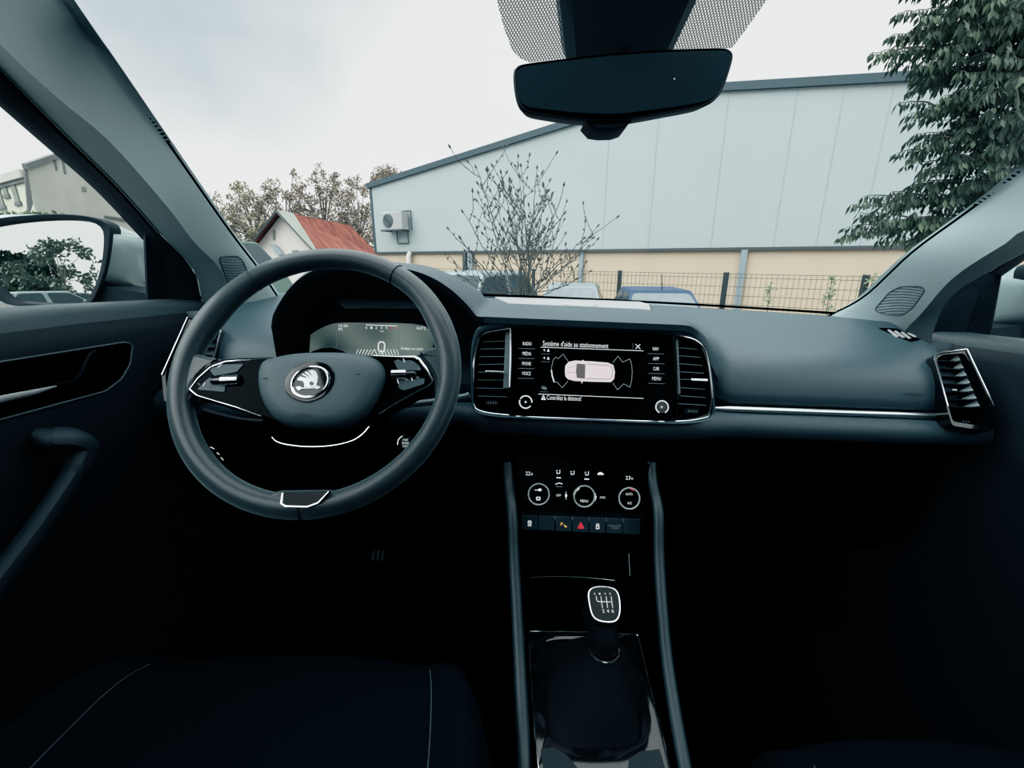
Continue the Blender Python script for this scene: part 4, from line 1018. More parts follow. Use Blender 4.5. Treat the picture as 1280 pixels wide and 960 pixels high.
# ---- pedals
for px_, nm, lab in ((473,'accelerator_pedal','small metal accelerator pedal deep in the footwell'),(415,'brake_pedal','brake pedal deep in the dark driver footwell'),(350,'clutch_pedal','clutch pedal leftmost in the dark driver footwell')):
    PP = tilt(P(px_, 694, y=.93), 35); mb = MB(M['black'], M['vbar'])
    w = .028 if nm[0] != 'a' else .022
    mb.prism(PP, rpoly([(-w,-.03),(w,-.03),(w,.03),(-w,.03)], .008), -.012, 0, bev=.002)
    t = thing(nm, lab, 'pedal', PP.pt(0, -.03, -.01)); part('pedal_pad', mb, t, normals=True)
    s = MB(M['black']); s.tube([PP.pt(0, 0, -.012), PP.pt(0, .08, -.07), PP.pt(0, .18, -.11)], .007, n=8); part('pedal_arm', s, t)
    if nm[0] == 'a':
        s = MB(M['padlow']); 
        for i in range(3): s.prism(PP, rpoly([(-.016+.012*i,-.012),(-.010+.012*i,-.012),(-.010+.012*i,.012),(-.016+.012*i,.012)], .002), 0, .001)
        part('metal_stud', s, t, normals=True)

# ---- cabin shell
mb = MB(M['carpet']); mb.loft([[(-.64, y, -.10 if y > .8 else z), (-.62, y, z), (.90, y, z), (.92, y, -.10 if y > .8 else z)] for y, z in ((-1.7, -1.02), (.78, -1.02), (.86, -.97), (1.0, -.88), (1.2, -.5), (1.2, -.15))]); struct('floor', mb)
mb = MB(M['liner'])
mb.loft([[(CX-.60, y, .30+.02), (CX-.5, y, z-.02), (CX, y, z), (CX+.5, y, z-.02), (CX+.60, y, .32)] for y, z in ((.33, .415), (.1, .43), (-.6, .43), (-1.7, .38))]); struct('ceiling', mb)
mb = MB(M['liner']); mb.loft([[(CX-.66, -1.7, -1.02), (CX+.66, -1.7, -1.02)], [(CX-.66, -1.7, .0), (CX+.66, -1.7, .0)]]); struct('wall_back', mb)
for s_, nm in ((-1, 'wall_left'), (1, 'wall_right')):
    mb = MB(M['liner'])
    mb.loft([[(CX+s_*.72, y, -1.02) for y in (-1.7, -.5)], [(CX+s_*.72, y, -.05) for y in (-1.7, -.5)]])
    mb.loft([[(CX+s_*.72, -.55, -.10), (CX+s_*.72, -.40, -.10)], [(CX+s_*.62, -.62, .36), (CX+s_*.62, -.50, .36)]])
    struct(nm, mb)

# ================================================================== OUTSIDE
def bark(name, c): return pbr(name, c, .9, bump=.6, bscale=40, vary=.25, vscale=12)
O = {}
O['wall']  = pbr('pale_blue_cladding', (.30,.352,.36), .6, vary=.05, vscale=.35)
O['wall2'] = pbr('beige_block', (.43,.37,.285), .85, bump=.3, bscale=30, vary=.12, vscale=.8)
O['edge']  = pbr('blue_black_flashing', (.03,.058,.072), .5, vary=.05)
O['steel'] = pbr('painted_steel', (.20,.25,.27), .5, vary=.1, vscale=4)
O['steeld']= pbr('dark_steel', (.05,.06,.065), .55, vary=.1)
O['seam']  = pbr('cladding_seam', (.262,.308,.316), .6, vary=.05)
O['wire']  = pbr('fence_wire', (.035,.042,.045), .6, vary=.1)
O['post']  = pbr('fence_post', (.030,.038,.042), .55, vary=.1)
O['render']= pbr('old_render', (.36,.37,.345), .9, bump=.4, bscale=12, vary=.16, vscale=1.1)
O['stain'] = pbr('stained_render', (.13,.145,.145), .9, bump=.4, bscale=12, vary=.5, vscale=2.0)
O['facade']= pbr('cream_facade', (.42,.45,.37), .9, bump=.2, bscale=20, vary=.12, vscale=1.5)
O['shut']  = pbr('window_dark', (.16,.18,.16), .7, vary=.15, vscale=6)  # darker grey green for windows and the wall vent
O['housew']= pbr('white_house_render', (.50,.49,.47), .9, vary=.06, vscale=1.)
O['lot']   = pbr('asphalt', (.16,.16,.16), .9, bump=.5, bscale=60, vary=.2, vscale=.8)
# roof tiles
tm, N, Lk = newmat('red_roof_tiles'); b = N['Principled BSDF']; b.inputs['Roughness'].default_value = .85
tc = N.new('ShaderNodeTexCoord'); w = N.new('ShaderNodeTexWave'); w.bands_direction = 'Z'; w.inputs['Scale'].default_value = 2.4; w.inputs['Distortion'].default_value = 1.5; w.inputs['Detail'].default_value = 3
nz = N.new('ShaderNodeTexNoise'); nz.inputs['Scale'].default_value = 1.6; nz.inputs['Detail'].default_value = 6
r1 = N.new('ShaderNodeValToRGB'); r1.color_ramp.elements[0].color = (.15,.035,.022,1); r1.color_ramp.elements[1].color = (.32,.10,.065,1); r1.color_ramp.elements[0].position = .35; r1.color_ramp.elements[1].position = .7
mx = N.new('ShaderNodeMix'); mx.data_type = 'RGBA'; mx.blend_type = 'MULTIPLY'; mx.inputs['Factor'].default_value = .45
Lk.new(tc.outputs['Object'], w.inputs['Vector']); Lk.new(tc.outputs['Object'], nz.inputs['Vector']); Lk.new(nz.outputs['Fac'], r1.inputs['Fac'])
Lk.new(r1.outputs['Color'], mx.inputs['A']); Lk.new(w.outputs['Color'], mx.inputs['B']); Lk.new(mx.outputs['Result'], b.inputs['Base Color'])
O['tiles'] = tm
O['moss'] = pbr('mossy_tiles', (.22,.25,.22), .9, vary=.3, vscale=3)

# ground: level under the car, sloping to the lower yard ahead
mb = MB(O['lot'])
mb.loft([[V((x, y, z)) for x in (-70, -30, -10, -3, 3, 10, 30, 70)] for y, z in ((-70, 0), (-20, 0), (2.2, 0), (3.2, -.12), (5.0, GZ+.1), (6.0, GZ), (20, GZ), (90, GZ))])
struct('ground', mb, frame='world', base=(0, 0, 0))

# ---- warehouse
D1, D0 = 11.0, 20.2
c0 = PW(468, 318, y=D0); c1 = PW(1140, 305, y=D1)
wu = V((c1.x-c0.x, c1.y-c0.y, 0)).normalized()
WA = Pl((c0.x, c0.y, GZ), wu, (0, 0, 1))
def wa(x, y, h=0.): return WA.px(x, y, h, BW, EYE)
zl_ = [wa(468,317.5).y, wa(735,313).y, wa(930,309.5).y, wa(1140,306).y]
ZT = sum(zl_)/4
apex = wa(842, 113); lft = wa(462.5, 231); rgt = wa(1140, 96); slope = (rgt.y-apex.y)/(rgt.x-apex.x)
xe = apex.x+(rgt.x-apex.x)*2.6; rgt2 = V((xe, apex.y+slope*(xe-apex.x)))
wh = thing('warehouse', 'large pale blue clad warehouse with dark roof edge above a beige wall', 'building', WA.o, 'world')
mb = MB(O['wall']); pts = [V((lft.x, ZT)), V((xe, ZT)), rgt2, apex, lft]; mb.prism(WA, pts, -.3, 0); part('clad_wall', mb, wh, normals=True, smooth=False)
mb = MB(O['wall2']); mb.prism(WA, [V((lft.x+.05, -.2)), V((xe-.05, -.2)), V((xe-.05, ZT)), V((lft.x+.05, ZT))], -.3, -.06); part('block_wall', mb, wh, 'beige lower wall', normals=True, smooth=False)
mb = MB(O['edge'])
for a, b in ((lft+V((-.15, -.05)), apex), (apex, rgt2)):
    d = (b-a); d.normalize(); q = V((-d.y, d.x)); mb.prism(WA, [a-q*.10, b-q*.10, b+q*.10, a+q*.10], -.35, .10)
part('roof_edge', mb, wh, 'dark blue roof edge', normals=True, smooth=False)
mb = MB(O['edge']); mb.prism(WA, [V((lft.x-.05, ZT)), V((lft.x+.07, ZT)), V((lft.x+.07, lft.y)), V((lft.x-.05, lft.y))], -.3, .02)
part('corner_trim', mb, wh, normals=True, smooth=False)
mb = MB(O['steeld']); mb.prism(WA, [V((lft.x, ZT-.05)), V((xe, ZT-.05)), V((xe, ZT+.03)), V((lft.x, ZT+.03))], -.1, .05); part('base_flashing', mb, wh, normals=True, smooth=False)
for px_, w, m in ((581,.16,'steeld'),(588,.22,'steel'),(727,.15,'steel'),(930,.17,'steel'),(1255,.17,'steel')):
    x = wa(px_, 320).x; mb = MB(O[m]); mb.prism(WA, [V((x-w/2, -.2)), V((x+w/2, -.2)), V((x+w/2, ZT-.04)), V((x-w/2, ZT-.04))], -.05, .06); part('steel_column', mb, wh, normals=True, smooth=False)
for xa, xb in ((1047,1025),(985,976),(905,893),(820,815),(760,757),(1100,1087)):
    x = wa((xa+xb)/2, 220).x; top = (apex.y+slope*(x-apex.x)) if x > apex.x else lerp(lft.y, apex.y, (x-lft.x)/(apex.x-lft.x))
    mb = MB(O['seam']); mb.prism(WA, [V((x-.012, ZT+.03)), V((x+.012, ZT+.03)), V((x+.012, top-.1)), V((x-.012, top-.1))], -.002, .006); part('panel_seam', mb, wh, normals=True, smooth=False)
mb = MB(O['housew']); x = wa(513, 325).x; mb.tube([WA.pt(x-.05, -.2, .12), WA.pt(x, 1.2, .12), WA.pt(x+.02, ZT-.15, .12), WA.pt(x+.06, ZT, .05)], .10, n=10); part('drain_pipe', mb, wh, 'white drain pipe')

# ---- air conditioning unit on its bracket
a0, a1 = wa(487, 288), wa(512, 266); z0, z1 = wa(500, 288).y, wa(500, 266).y
ac = thing('air_conditioner', 'small outdoor air conditioner on a bracket high on the warehouse wall', 'air conditioner', WA.pt((a0.x+a1.x)/2, wa(500, 304).y, .1), 'world')
mb = MB(pbr('unit_casing', (.30,.32,.32), .5, vary=.1)); mb.prism(WA, [V((a0.x, z0)), V((a1.x, z0)), V((a1.x, z1)), V((a0.x, z1))], .12, .50, bev=.03); cs = part('casing', mb, ac, normals=True)
mb = MB(O['post']); cc_ = V((lerp(a0.x, a1.x, .36), (z0+z1)/2)); r_ = (z1-z0)*.40
mb.prism(WA, [cc_+V((r_*cos(t), r_*sin(t))) for t in [i*pi/12 for i in range(24)]], .49, .51); fg = part('fan_grille', mb, cs, normals=True)
mb = MB(O['steel'])
for k in (.35, .6, .85): mb.tube([WA.pt(cc_.x+r_*k*cos(i*pi/10), cc_.y+r_*k*sin(i*pi/10), .515) for i in range(20)], .008, n=4, closed=True)
part('grille_ring', mb, ac)
mb = MB(O['steeld'])
bx0, bx1 = wa(498, 303).x, wa(511.5, 303).x; bz = wa(505, 304).y; tz = wa(505, 264).y
mb.tube([WA.pt(bx0, z0, .05), WA.pt(bx0, bz, .05), WA.pt(bx1, bz, .05), WA.pt(bx1, z0, .05)], .025, n=6)
mb.tube([WA.pt(a0.x+.2, tz, .05), WA.pt(a1.x+.1, tz, .05), WA.pt(a1.x+.1, z0, .05)], .02, n=6)
mb.box((0,0,0),(0,0,0)) if False else None
mb.tube([WA.pt(a0.x, z0-.03, .5), WA.pt(a1.x, z0-.03, .5)], .03, n=6); mb.tube([WA.pt(a1.x-.1, z0-.03, .0), WA.pt(a1.x-.1, z0-.03, .5)], .03, n=6); mb.tube([WA.pt(a0.x+.1, z0-.03, .0), WA.pt(a0.x+.1, z0-.03, .5)], .03, n=6)
part('bracket', mb, ac)

# ---- wire fence
def fence_pt(px_):
    t = (px_-528)/(1083-528); y = 1/lerp(1/14.5, 1/8.6, t); ty = lerp(335.0, 345.4, t)
    return PW(px_, ty, y=y)
ends = [528, 667, 775, 908, 1083, 1290]
fn = thing('wire_fence', 'dark wire mesh fence on square posts in front of the beige wall', 'fence', V((fence_pt(775).x, fence_pt(775).y, GZ)), 'world')
for a in ends:
    p = fence_pt(a); mb = MB(O['post']); mb.box((p.x-.045, p.y-.045, GZ), (p.x+.045, p.y+.045, p.z+.03)); part('fence_post', mb, fn, smooth=False)
for a, b in zip(ends, ends[1:]):
    p, q = fence_pt(a), fence_pt(b); d = V((q.x-p.x, q.y-p.y, 0)); Ln = d.length; d.normalize(); nn = V((-d.y, d.x, 0)); mb = MB(O['wire'])
    k = int(Ln/.10); r = .0032
    for i in range(1, k):
        c = p.lerp(q, i/k); mb.obox((c.x, c.y, (GZ+.05+c.z)/2), d, V((0, 0, 1)), nn, 2*r, c.z-GZ-.05, 2*r)
    for zz in (-.005, -.085, -.28, -.48, -.68, -.88, -1.08):
        c = p.lerp(q, .5); e = (q-p).normalized(); mb.obox((c.x, c.y, c.z+zz), e, V((0, 0, 1)), nn, Ln, .009, .009)
    part('mesh_panel', mb, fn, smooth=False)

# ---- parked cars
car_glass = pbr('car_glass', (.03,.045,.052), .12, spec=.15, vary=.1); tyre = pbr('tyre', (.015,.015,.015), .9, bump=.3); light_m = pbr('lamp_lens', (.5,.52,.54), .1)
def vehicle(lab, paint, loc, rz, Ht=1.46, W=1.72, Ln=4.0, kind='hatch', group=None, antenna=True, sky_glass=None):
    t = thing('parked_car', lab, 'car', loc, 'world', group); Mx = Matrix.Translation(loc) @ Matrix.Rotation(rz, 4, 'Z')
    X = lambda p: Mx @ V(p)
    def addp(name, mb, par=t, **k):
        mb.v = [X(p) for p in mb.v]; return part(name, mb, par, **k)
    # front of the car looks along -y
    belt = Ht*.62; hl = Ln/2; fr = -hl*.42; rf = -hl*.10; rr_ = hl*.70; rb = hl*.93
    if kind == 'van': fr, rf, rr_, rb = -hl*.62, -hl*.30, hl*.9, hl*.96
    prof = [(-hl,.30),(-hl-.02,.50),(-hl+.06,.66),(-hl*.85,.76),(fr-.05,belt-.02),(fr+.1,belt+.02),(rb-.05,belt+.04),(hl-.02,belt-.08),(hl,.55),(hl-.03,.28),(hl*.8,.2),(-hl*.8,.2)]
    mb = MB(paint); rows = []
    for s_, k in ((-1,.90),(-.97,.97),(-.9,1),(.9,1),(.97,.97),(1,.90)):
        cz = .5; rows.append([(W/2*s_, y*(1 if abs(s_) < .95 else k), cz+(z-cz)*(1 if abs(s_) < .95 else k)) for y, z in prof])
    mb.loft(rows, cv=True, cap=True); body = addp('car_body', mb, normals=True, ang=35)
    wb, wt = W/2-.05, W/2-.23
    b4 = [(-wb,fr,belt),(wb,fr,belt),(wb,rb,belt),(-wb,rb,belt)]; t4 = [(-wt,rf,Ht-.05),(wt,rf,Ht-.05),(wt,rr_,Ht-.06),(-wt,rr_,Ht-.06)]
    mb = MB(paint); mb.loft([[V(p) for p in b4], [V(p) for p in t4], [V((p[0]*.93, p[1]*.94+.01, Ht-.012)) for p in t4], [V((p[0]*.6, p[1]*.6+.15, Ht)) for p in t4]], cv=True, cap=True)
    addp('cabin_roof', mb, normals=True, ang=25)
    def pane(q, m=car_glass, ins=.07):
        q = [V(p) for p in q]; c = sum(q, V((0,0,0)))/4; n = (q[1]-q[0]).cross(q[3]-q[0]).normalized()
        if n.dot(c-V((0, .2, .8))) < 0: n = -n
        k = [p+(c-p).normalized()*ins for p in q]; r = rpoly(k, .09, 4); m_ = MB(m); m_.add([p+n*.008 for p in r], [list(range(len(r)))]); return m_
    addp('windscreen', pane([b4[0], b4[1], t4[1], t4[0]], sky_glass or car_glass, .06)); addp('rear_window', pane([b4[2], b4[3], t4[3], t4[2]]))
    for a, b in ((1, 2), (0, 3)):
        A, B, C_, D_ = V(b4[a]), V(b4[b]), V(t4[b]), V(t4[a])
        for f0, f1 in ((0, .50), (.52, 1)): addp('side_window', pane([A.lerp(B, f0), A.lerp(B, f1), D_.lerp(C_, f1), D_.lerp(C_, f0)], car_glass, .06))
    for sx_ in (-1, 1):
        for y in (-hl*.62, hl*.62):
            mb = MB(tyre, light_m); mb.lathe((sx_*(W/2-.17), y, .30), (sx_, 0, 0), [(.22,0),(.30,.03),(.30,.15),(.22,.18)], n=20); mb.lathe((sx_*(W/2-.02), y, .30), (sx_, 0, 0), [(.19,0),(.17,.03),(0,.035)], light_m, n=12); addp('wheel', mb)
        mb = MB(light_m); mb.obox((sx_*(W/2-.28), -hl+.03, .62), (1, 0, 0), (0, .3, 1), (0, 1, -.3), .36, .14, .06); addp('headlamp', mb)
        mb = MB(paint); mb.lathe((sx_*(W/2+.06), fr+.30, belt+.08), (sx_, 0, 0), [(.05,-.1),(.09,-.02),(.09,.06),(.03,.10)], n=10); addp('side_mirror', mb)
    if antenna:
        mb = MB(tyre); mb.tube([(0.05, rf+.15, Ht-.01), (.05, rf+.30, Ht+.28)], [.012, .006], n=6); addp('aerial', mb)
    for s_ in (-.25, .35):
        mb = MB(tyre); a = V((s_, fr-.02, belt+.015)); mb.tube([a, a.lerp(V((s_+.42, lerp(fr, rf, .25)-.02, lerp(belt, Ht, .25))), 1)], .009, n=5); addp('wiper', mb)
    return t
blue = pbr('blue_car_paint', (.03,.06,.105), .45, spec=.25, vary=.03); silver = pbr('silver_car_paint', (.17,.205,.215), .45, metal=.2, spec=.3, vary=.03); grey = pbr('grey_car_paint', (.16,.18,.19), .3, metal=.3, coat=.5, vary=.03); green = pbr('grey_green_paint', (.08,.12,.105), .5, spec=.25, vary=.05)
sky_screen = pbr('windscreen_sky_reflection', (.12,.15,.16), .3, spec=.3, vary=.35, vscale=4)  # whitish sky reflection on windscreens, put into the base colour
def at_roof(px_, py_, y, Ht): p = PW(px_, py_, y=y); return V((p.x, p.y, p.z-Ht))
def stand(px_, y): p = PW(px_, 340, y=y); return V((p.x, p.y, GZ))
vehicle('dark blue hatchback with a roof aerial in front of the wire fence', blue, stand(826, 8.6), radians(-8), 1.36, 1.62, 3.7, sky_glass=sky_screen)
vehicle('silver hatchback with sky reflection painted on its windscreen, half behind the bare shrub', silver, stand(716, 10.4), radians(-14), 1.36, 1.60, 3.6, antenna=False, sky_glass=sky_screen)
vehicle('tall silver people carrier left of the bare shrub with a roof aerial', silver, stand(578, 8.8), radians(-30), 1.70, 1.72, 4.2)
vehicle('tall grey green van just right of the driver side pillar', green, stand(286, 15.5), radians(78), 2.55, 1.9, 4.6, 'van', antenna=False)

# ---- house with red roof
hs = thing('house', 'small white gabled house with a red tiled roof left of the warehouse', 'house', V((PW(360, 330, y=26).x, 27, GZ)), 'world')
pk = PW(352, 268, y=26.5); eL = PW(322, 306, y=27.2); eR = PW(397, 319, y=25.5)
rk = PW(438, 283, y=37); eF = PW(474, 321, y=40)
mb = MB(O['housew']); mb.add([(eL.x, eL.y, GZ-.1), (eR.x, eR.y, GZ-.1), eR, pk, eL], [[0,1,2,3,4]]); mb.add([(eR.x, eR.y, GZ-.1), (eF.x, eF.y, GZ-.1), eF, eR], [[0,1,2,3]])
bk = eL+(eF-eR); mb.add([(eL.x, eL.y, GZ-.1), (bk.x, bk.y, GZ-.1), bk, eL], [[3,2,1,0]]); part('house_wall', mb, hs, smooth=False)
mb = MB(O['tiles']); up3 = V((0, 0, .08)); ov = V((.25, -.35, 0))
rw = [[lerp(pk+V((-.05,-.5,.1)), eR+V((.25,-.55,-.12)), t)+up3 for t in (0, 1)], [lerp(rk, eF+V((.2,0,-.1)), t)+up3 for t in (0, 1)]]
mb.loft(rw); mb.loft([[lerp(pk+V((-.05,-.5,.1)), eL+V((-.3,-.5,-.15)), t)+up3 for t in (1, 0)], [lerp(rk, bk, t)+up3 for t in (1, 0)]]); mb.add([rk+up3, eF+up3, bk+up3], [[0,1,2]])
part('tiled_roof', mb, hs, 'red tiled roof', smooth=False)
mb = MB(O['steeld'])
for a, b in ((pk, eR+V((.25,0,-.15))), (pk, eL+V((-.3,0,-.2)))): mb.tube([a+V((-.02,-.5,.12)), b+V((0,-.5,.05))], .065, n=4)
part('barge_board', mb, hs)
mb = MB(O['moss']); mb.add([pk+V((0,-.52,.20)), lerp(pk, rk, .16)+V((0,-.3,.2)), lerp(lerp(pk, rk, .10), lerp(eR, eF, .04), .9)+V((.1,-.5,.1)), eR+V((.2,-.6,.0))], [[0,1,2,3]]); part('mossy_edge', mb, hs, 'grey mossy tiles')
HWp = plane3(eL, eR, pk, EYE)
for l in ([(342,288),(344,288),(344,300),(342,300)], [(366,313),(373,313),(373,320),(366,320)]):
    mb = MB(O['shut']); mb.prism(HWp, [HWp.px(*p, 0, BW, EYE) for p in l], 0, .05); part('house_window', mb, hs, normals=True)
mb = MB(O['steel']); mb.prism(HWp, [HWp.px(*p, 0, BW, EYE) for p in ((341,306),(347,306),(357,318),(351,320))], .1, .2); part('canopy', mb, hs, normals=True)

# ---- old building seen through the driver window
ob = thing('old_building', 'old plastered building with stained gable end and tall facade windows', 'building', V((PW(28, 300, y=13).x, 13.5, GZ)), 'world')
k0 = PW(29, 208, y=13.0); k1 = PW(230, 300, y=23.0); gu = V((k1.x-k0.x, k1.y-k0.y, 0)).normalized(); GP_ = Pl((k0.x, k0.y, GZ), gu, (0, 0, 1))
if GP_.n.dot(EYE-GP_.o) < 0: pass
ga_ = lambda x, y, h=0.: GP_.px(x, y, h, BW, EYE)
tops = [ga_(29,208), ga_(75,192), ga_(110,208), ga_(160,238), ga_(205,262)]
mb = MB(O['render']); mb.prism(GP_, [V((0, -.1)), V((tops[-1].x, -.1))]+tops[::-1], -.02, 0); part('gable_wall', mb, ob, normals=True, smooth=False)
mb = MB(O['stain'])
st_ = lambda l: mb.prism(GP_, [ga_(*p) for p in l], .002, .02)
st_([(29,208),(33,212),(38,240),(40,255),(36,268),(34,268)]); 
mb2 = MB(O['stain'])
for l in ([(66,199),(69,198),(72,212),(70,214)],[(77,200),(80,203),(83,217),(80,217)]): mb2.prism(GP_, [ga_(*p) for p in l][::-1], .002, .015)
part('damp_stain', mb, ob, 'grey damp streak', normals=True, smooth=False); part('damp_stain', mb2, ob, 'grey damp streaks', normals=True, smooth=False)
mb = MB(O['stain']); mb.prism(GP_, [a+V((0, -.07)) for a in tops]+[a+V((0, .07)) for a in tops[::-1]], -.02, .08); part('coping', mb, ob, normals=True, smooth=False)
mb = MB(O['shut']); mb.prism(GP_, [ga_(*p) for p in ((102,233),(107.5,234),(107.5,239.5),(102,238.5))], .0, .02); part('wall_vent', mb, ob, normals=True, smooth=False)
mb = MB(O['stain']); mb.prism(GP_, [ga_(*p) for p in ((130,269.5),(150,272),(165,276),(165,277.2),(150,275),(130,271.5))], .0, .06); part('ledge', mb, ob, normals=True, smooth=False)
f1 = PW(-70, 300, y=18.5); fu = V((k0.x-f1.x, k0.y-f1.y, 0)).normalized(); FA = Pl((k0.x, k0.y, GZ), fu, (0, 0, 1))
fa = lambda x, y: FA.px(x, y, 0, BW, EYE)
ft = fa(27, 208).y-.15; Lf = (V((k0.x, k0.y, 0))-V((f1.x, f1.y, 0))).length
mb = MB(O['facade']); mb.prism(FA, [V((-Lf, -.1)), V((0, -.1)), V((0, ft)), V((-Lf, ft))], -.02, 0); part('facade_wall', mb, ob, normals=True, smooth=False)
mb = MB(O['render']); mb.prism(FA, [V((-Lf, ft-.14)), V((.0, ft-.14)), V((.0, ft+.06)), V((-Lf, ft+.06))], 0, .10); part('cornice', mb, ob, 'pale projecting cornice', normals=True, smooth=False)
mb = MB(O['stain']); mb.prism(FA, [V((-Lf, ft-.24)), V((.0, ft-.24)), V((.0, ft-.14)), V((-Lf, ft-.14))], 0, .05); part('cornice_moulding', mb, ob, normals=True, smooth=False)  # darker moulding band below the cornice
for l in ([(14,225),(19.5,224),(24,252),(19,253.5)],[(3,230),(8,228.5),(10.5,243),(6,244)],[(-12,236),(0,231),(5.5,257),(-6,259)],[(-40,236),(-25,233),(-22,260),(-36,262)]):
    q = [fa(*p) for p in l]; x0 = (q[0].x+q[3].x)/2; x1 = (q[1].x+q[2].x)/2; y0 = (q[2].y+q[3].y)/2; y1 = (q[0].y+q[1].y)/2
    mb = MB(O['shut']); mb.prism(FA, [V((x0, y0)), V((x1, y0)), V((x1, y1)), V((x0, y1))], .0, .03); wn = part('facade_window', mb, ob, normals=True, smooth=False)
    mb = MB(O['stain']); mb.prism(FA, [V((x0-.08, y0-.1)), V((x1+.08, y0-.1)), V((x1+.08, y0)), V((x0-.08, y0))], .0, .04); part('window_sill', mb, wn, normals=True, smooth=False)

# ---- foliage helpers
def leafm(name, c1, c2, sc=2.5):
    m, N, Lk = newmat(name); b = N['Principled BSDF']; b.inputs['Roughness'].default_value = .65
    g = N.new('ShaderNodeNewGeometry'); r = N.new('ShaderNodeValToRGB'); r.color_ramp.elements[0].color = (*c1, 1); r.color_ramp.elements[1].color = (*c2, 1)
    tc = N.new('ShaderNodeTexCoord'); nz = N.new('ShaderNodeTexNoise'); nz.inputs['Scale'].default_value = sc
    Lk.new(tc.outputs['Object'], nz.inputs['Vector'])
    ad = N.new('ShaderNodeMath'); ad.operation = 'MULTIPLY_ADD'; ad.inputs[1].default_value = .5; Lk.new(g.outputs['Random Per Island'], ad.inputs[0])
    hf = N.new('ShaderNodeMath'); hf.operation = 'MULTIPLY'; hf.inputs[1].default_value = .5; Lk.new(nz.outputs['Fac'], hf.inputs[0]); Lk.new(hf.outputs[0], ad.inputs[2])
    Lk.new(ad.outputs[0], r.inputs['Fac']); Lk.new(r.outputs['Color'], b.inputs['Base Color']); return m
RN = random.Random(11)
def rdir(): 
    z = RN.uniform(-1, 1); a = RN.uniform(0, 2*pi); r = sqrt(1-z*z); return V((r*cos(a), r*sin(a), z))
def quadleaf(mb, p, ax, sd, ln, w):      # folded pointed leaf
    n = ax.cross(sd).normalized(); m_ = p+ax*ln*.45
    mb.add([p, m_+sd*w*.5+n*w*.12, p+ax*ln, m_-sd*w*.5+n*w*.12], [[0,1,2],[0,2,3]])
def crown_tree(lab, cen, rad, nclump, nleaf, size, mat, trunkm, group=None, ground=GZ, seed=0):
    global RN; RN = random.Random(seed)
    t = thing('background_tree', lab, 'tree', V((cen[0], cen[1], ground)), 'world', group); cen = V(cen); rad = V(rad)
    tr = MB(trunkm); base = V((cen.x, cen.y, ground)); top = V((cen.x, cen.y, cen.z-rad.z*.25)); tk = rad.z*.042; tr.tube([base, base.lerp(top, .5)+V((.1,0,0)), top], [tk, tk*.8, tk*.55], n=7)
    fo_ = MB(mat)
    for i in range(nclump):
        d = rdir(); k = RN.uniform(.35, 1)**.6; c = cen+V((d.x*rad.x, d.y*rad.y, d.z*rad.z))*k
        if i % 3 == 0: tr.tube([top.lerp(base, .1), top.lerp(c, .5)+V((0,0,.2)), c], [tk*.36, tk*.22, tk*.1], n=4)
        cr_ = RN.uniform(.5, 1.1)*min(rad)*.26
        for j in range(nleaf):
            p = c+rdir()*cr_*RN.uniform(.2, 1)**.5; ax = rdir(); quadleaf(fo_, p, ax, ax.orthogonal().normalized(), size*RN.uniform(.6, 1.3), size*.75)
    part('trunk', tr, t); part('foliage', fo_, t, smooth=False); return t
autumn = leafm('autumn_leaves', (.055,.052,.045), (.26,.21,.15), .6); autumn2 = leafm('faded_leaves', (.09,.095,.07), (.30,.27,.19), .6); tbark = bark('tree_bark', (.10,.09,.08))
for i, (px_, py_, y, rx, rz, m, lab) in enumerate((
    (280,297,44,3.6,4.0,autumn2,'pale faded tree just beside the driver side windscreen pillar'),(318,285,46,3.2,4.6,autumn2,'brown autumn tree directly left of the house gable'),
    (358,277,48,3.6,5.0,autumn,'tall brown autumn tree behind the house gable peak'),(404,272,47,3.7,4.7,autumn,'brown autumn tree above the middle of the red roof'),
    (448,280,45,2.8,4.4,autumn,'brown autumn tree between the red roof and the warehouse corner'),(486,238,50,1.9,2.2,autumn,'small brown tree top poking over the warehouse roof edge'))):
    c = PW(px_, py_, y=y); crown_tree(lab, c, (rx, 2.0, rz), 150, 30, .20, m, tbark, seed=20+i)

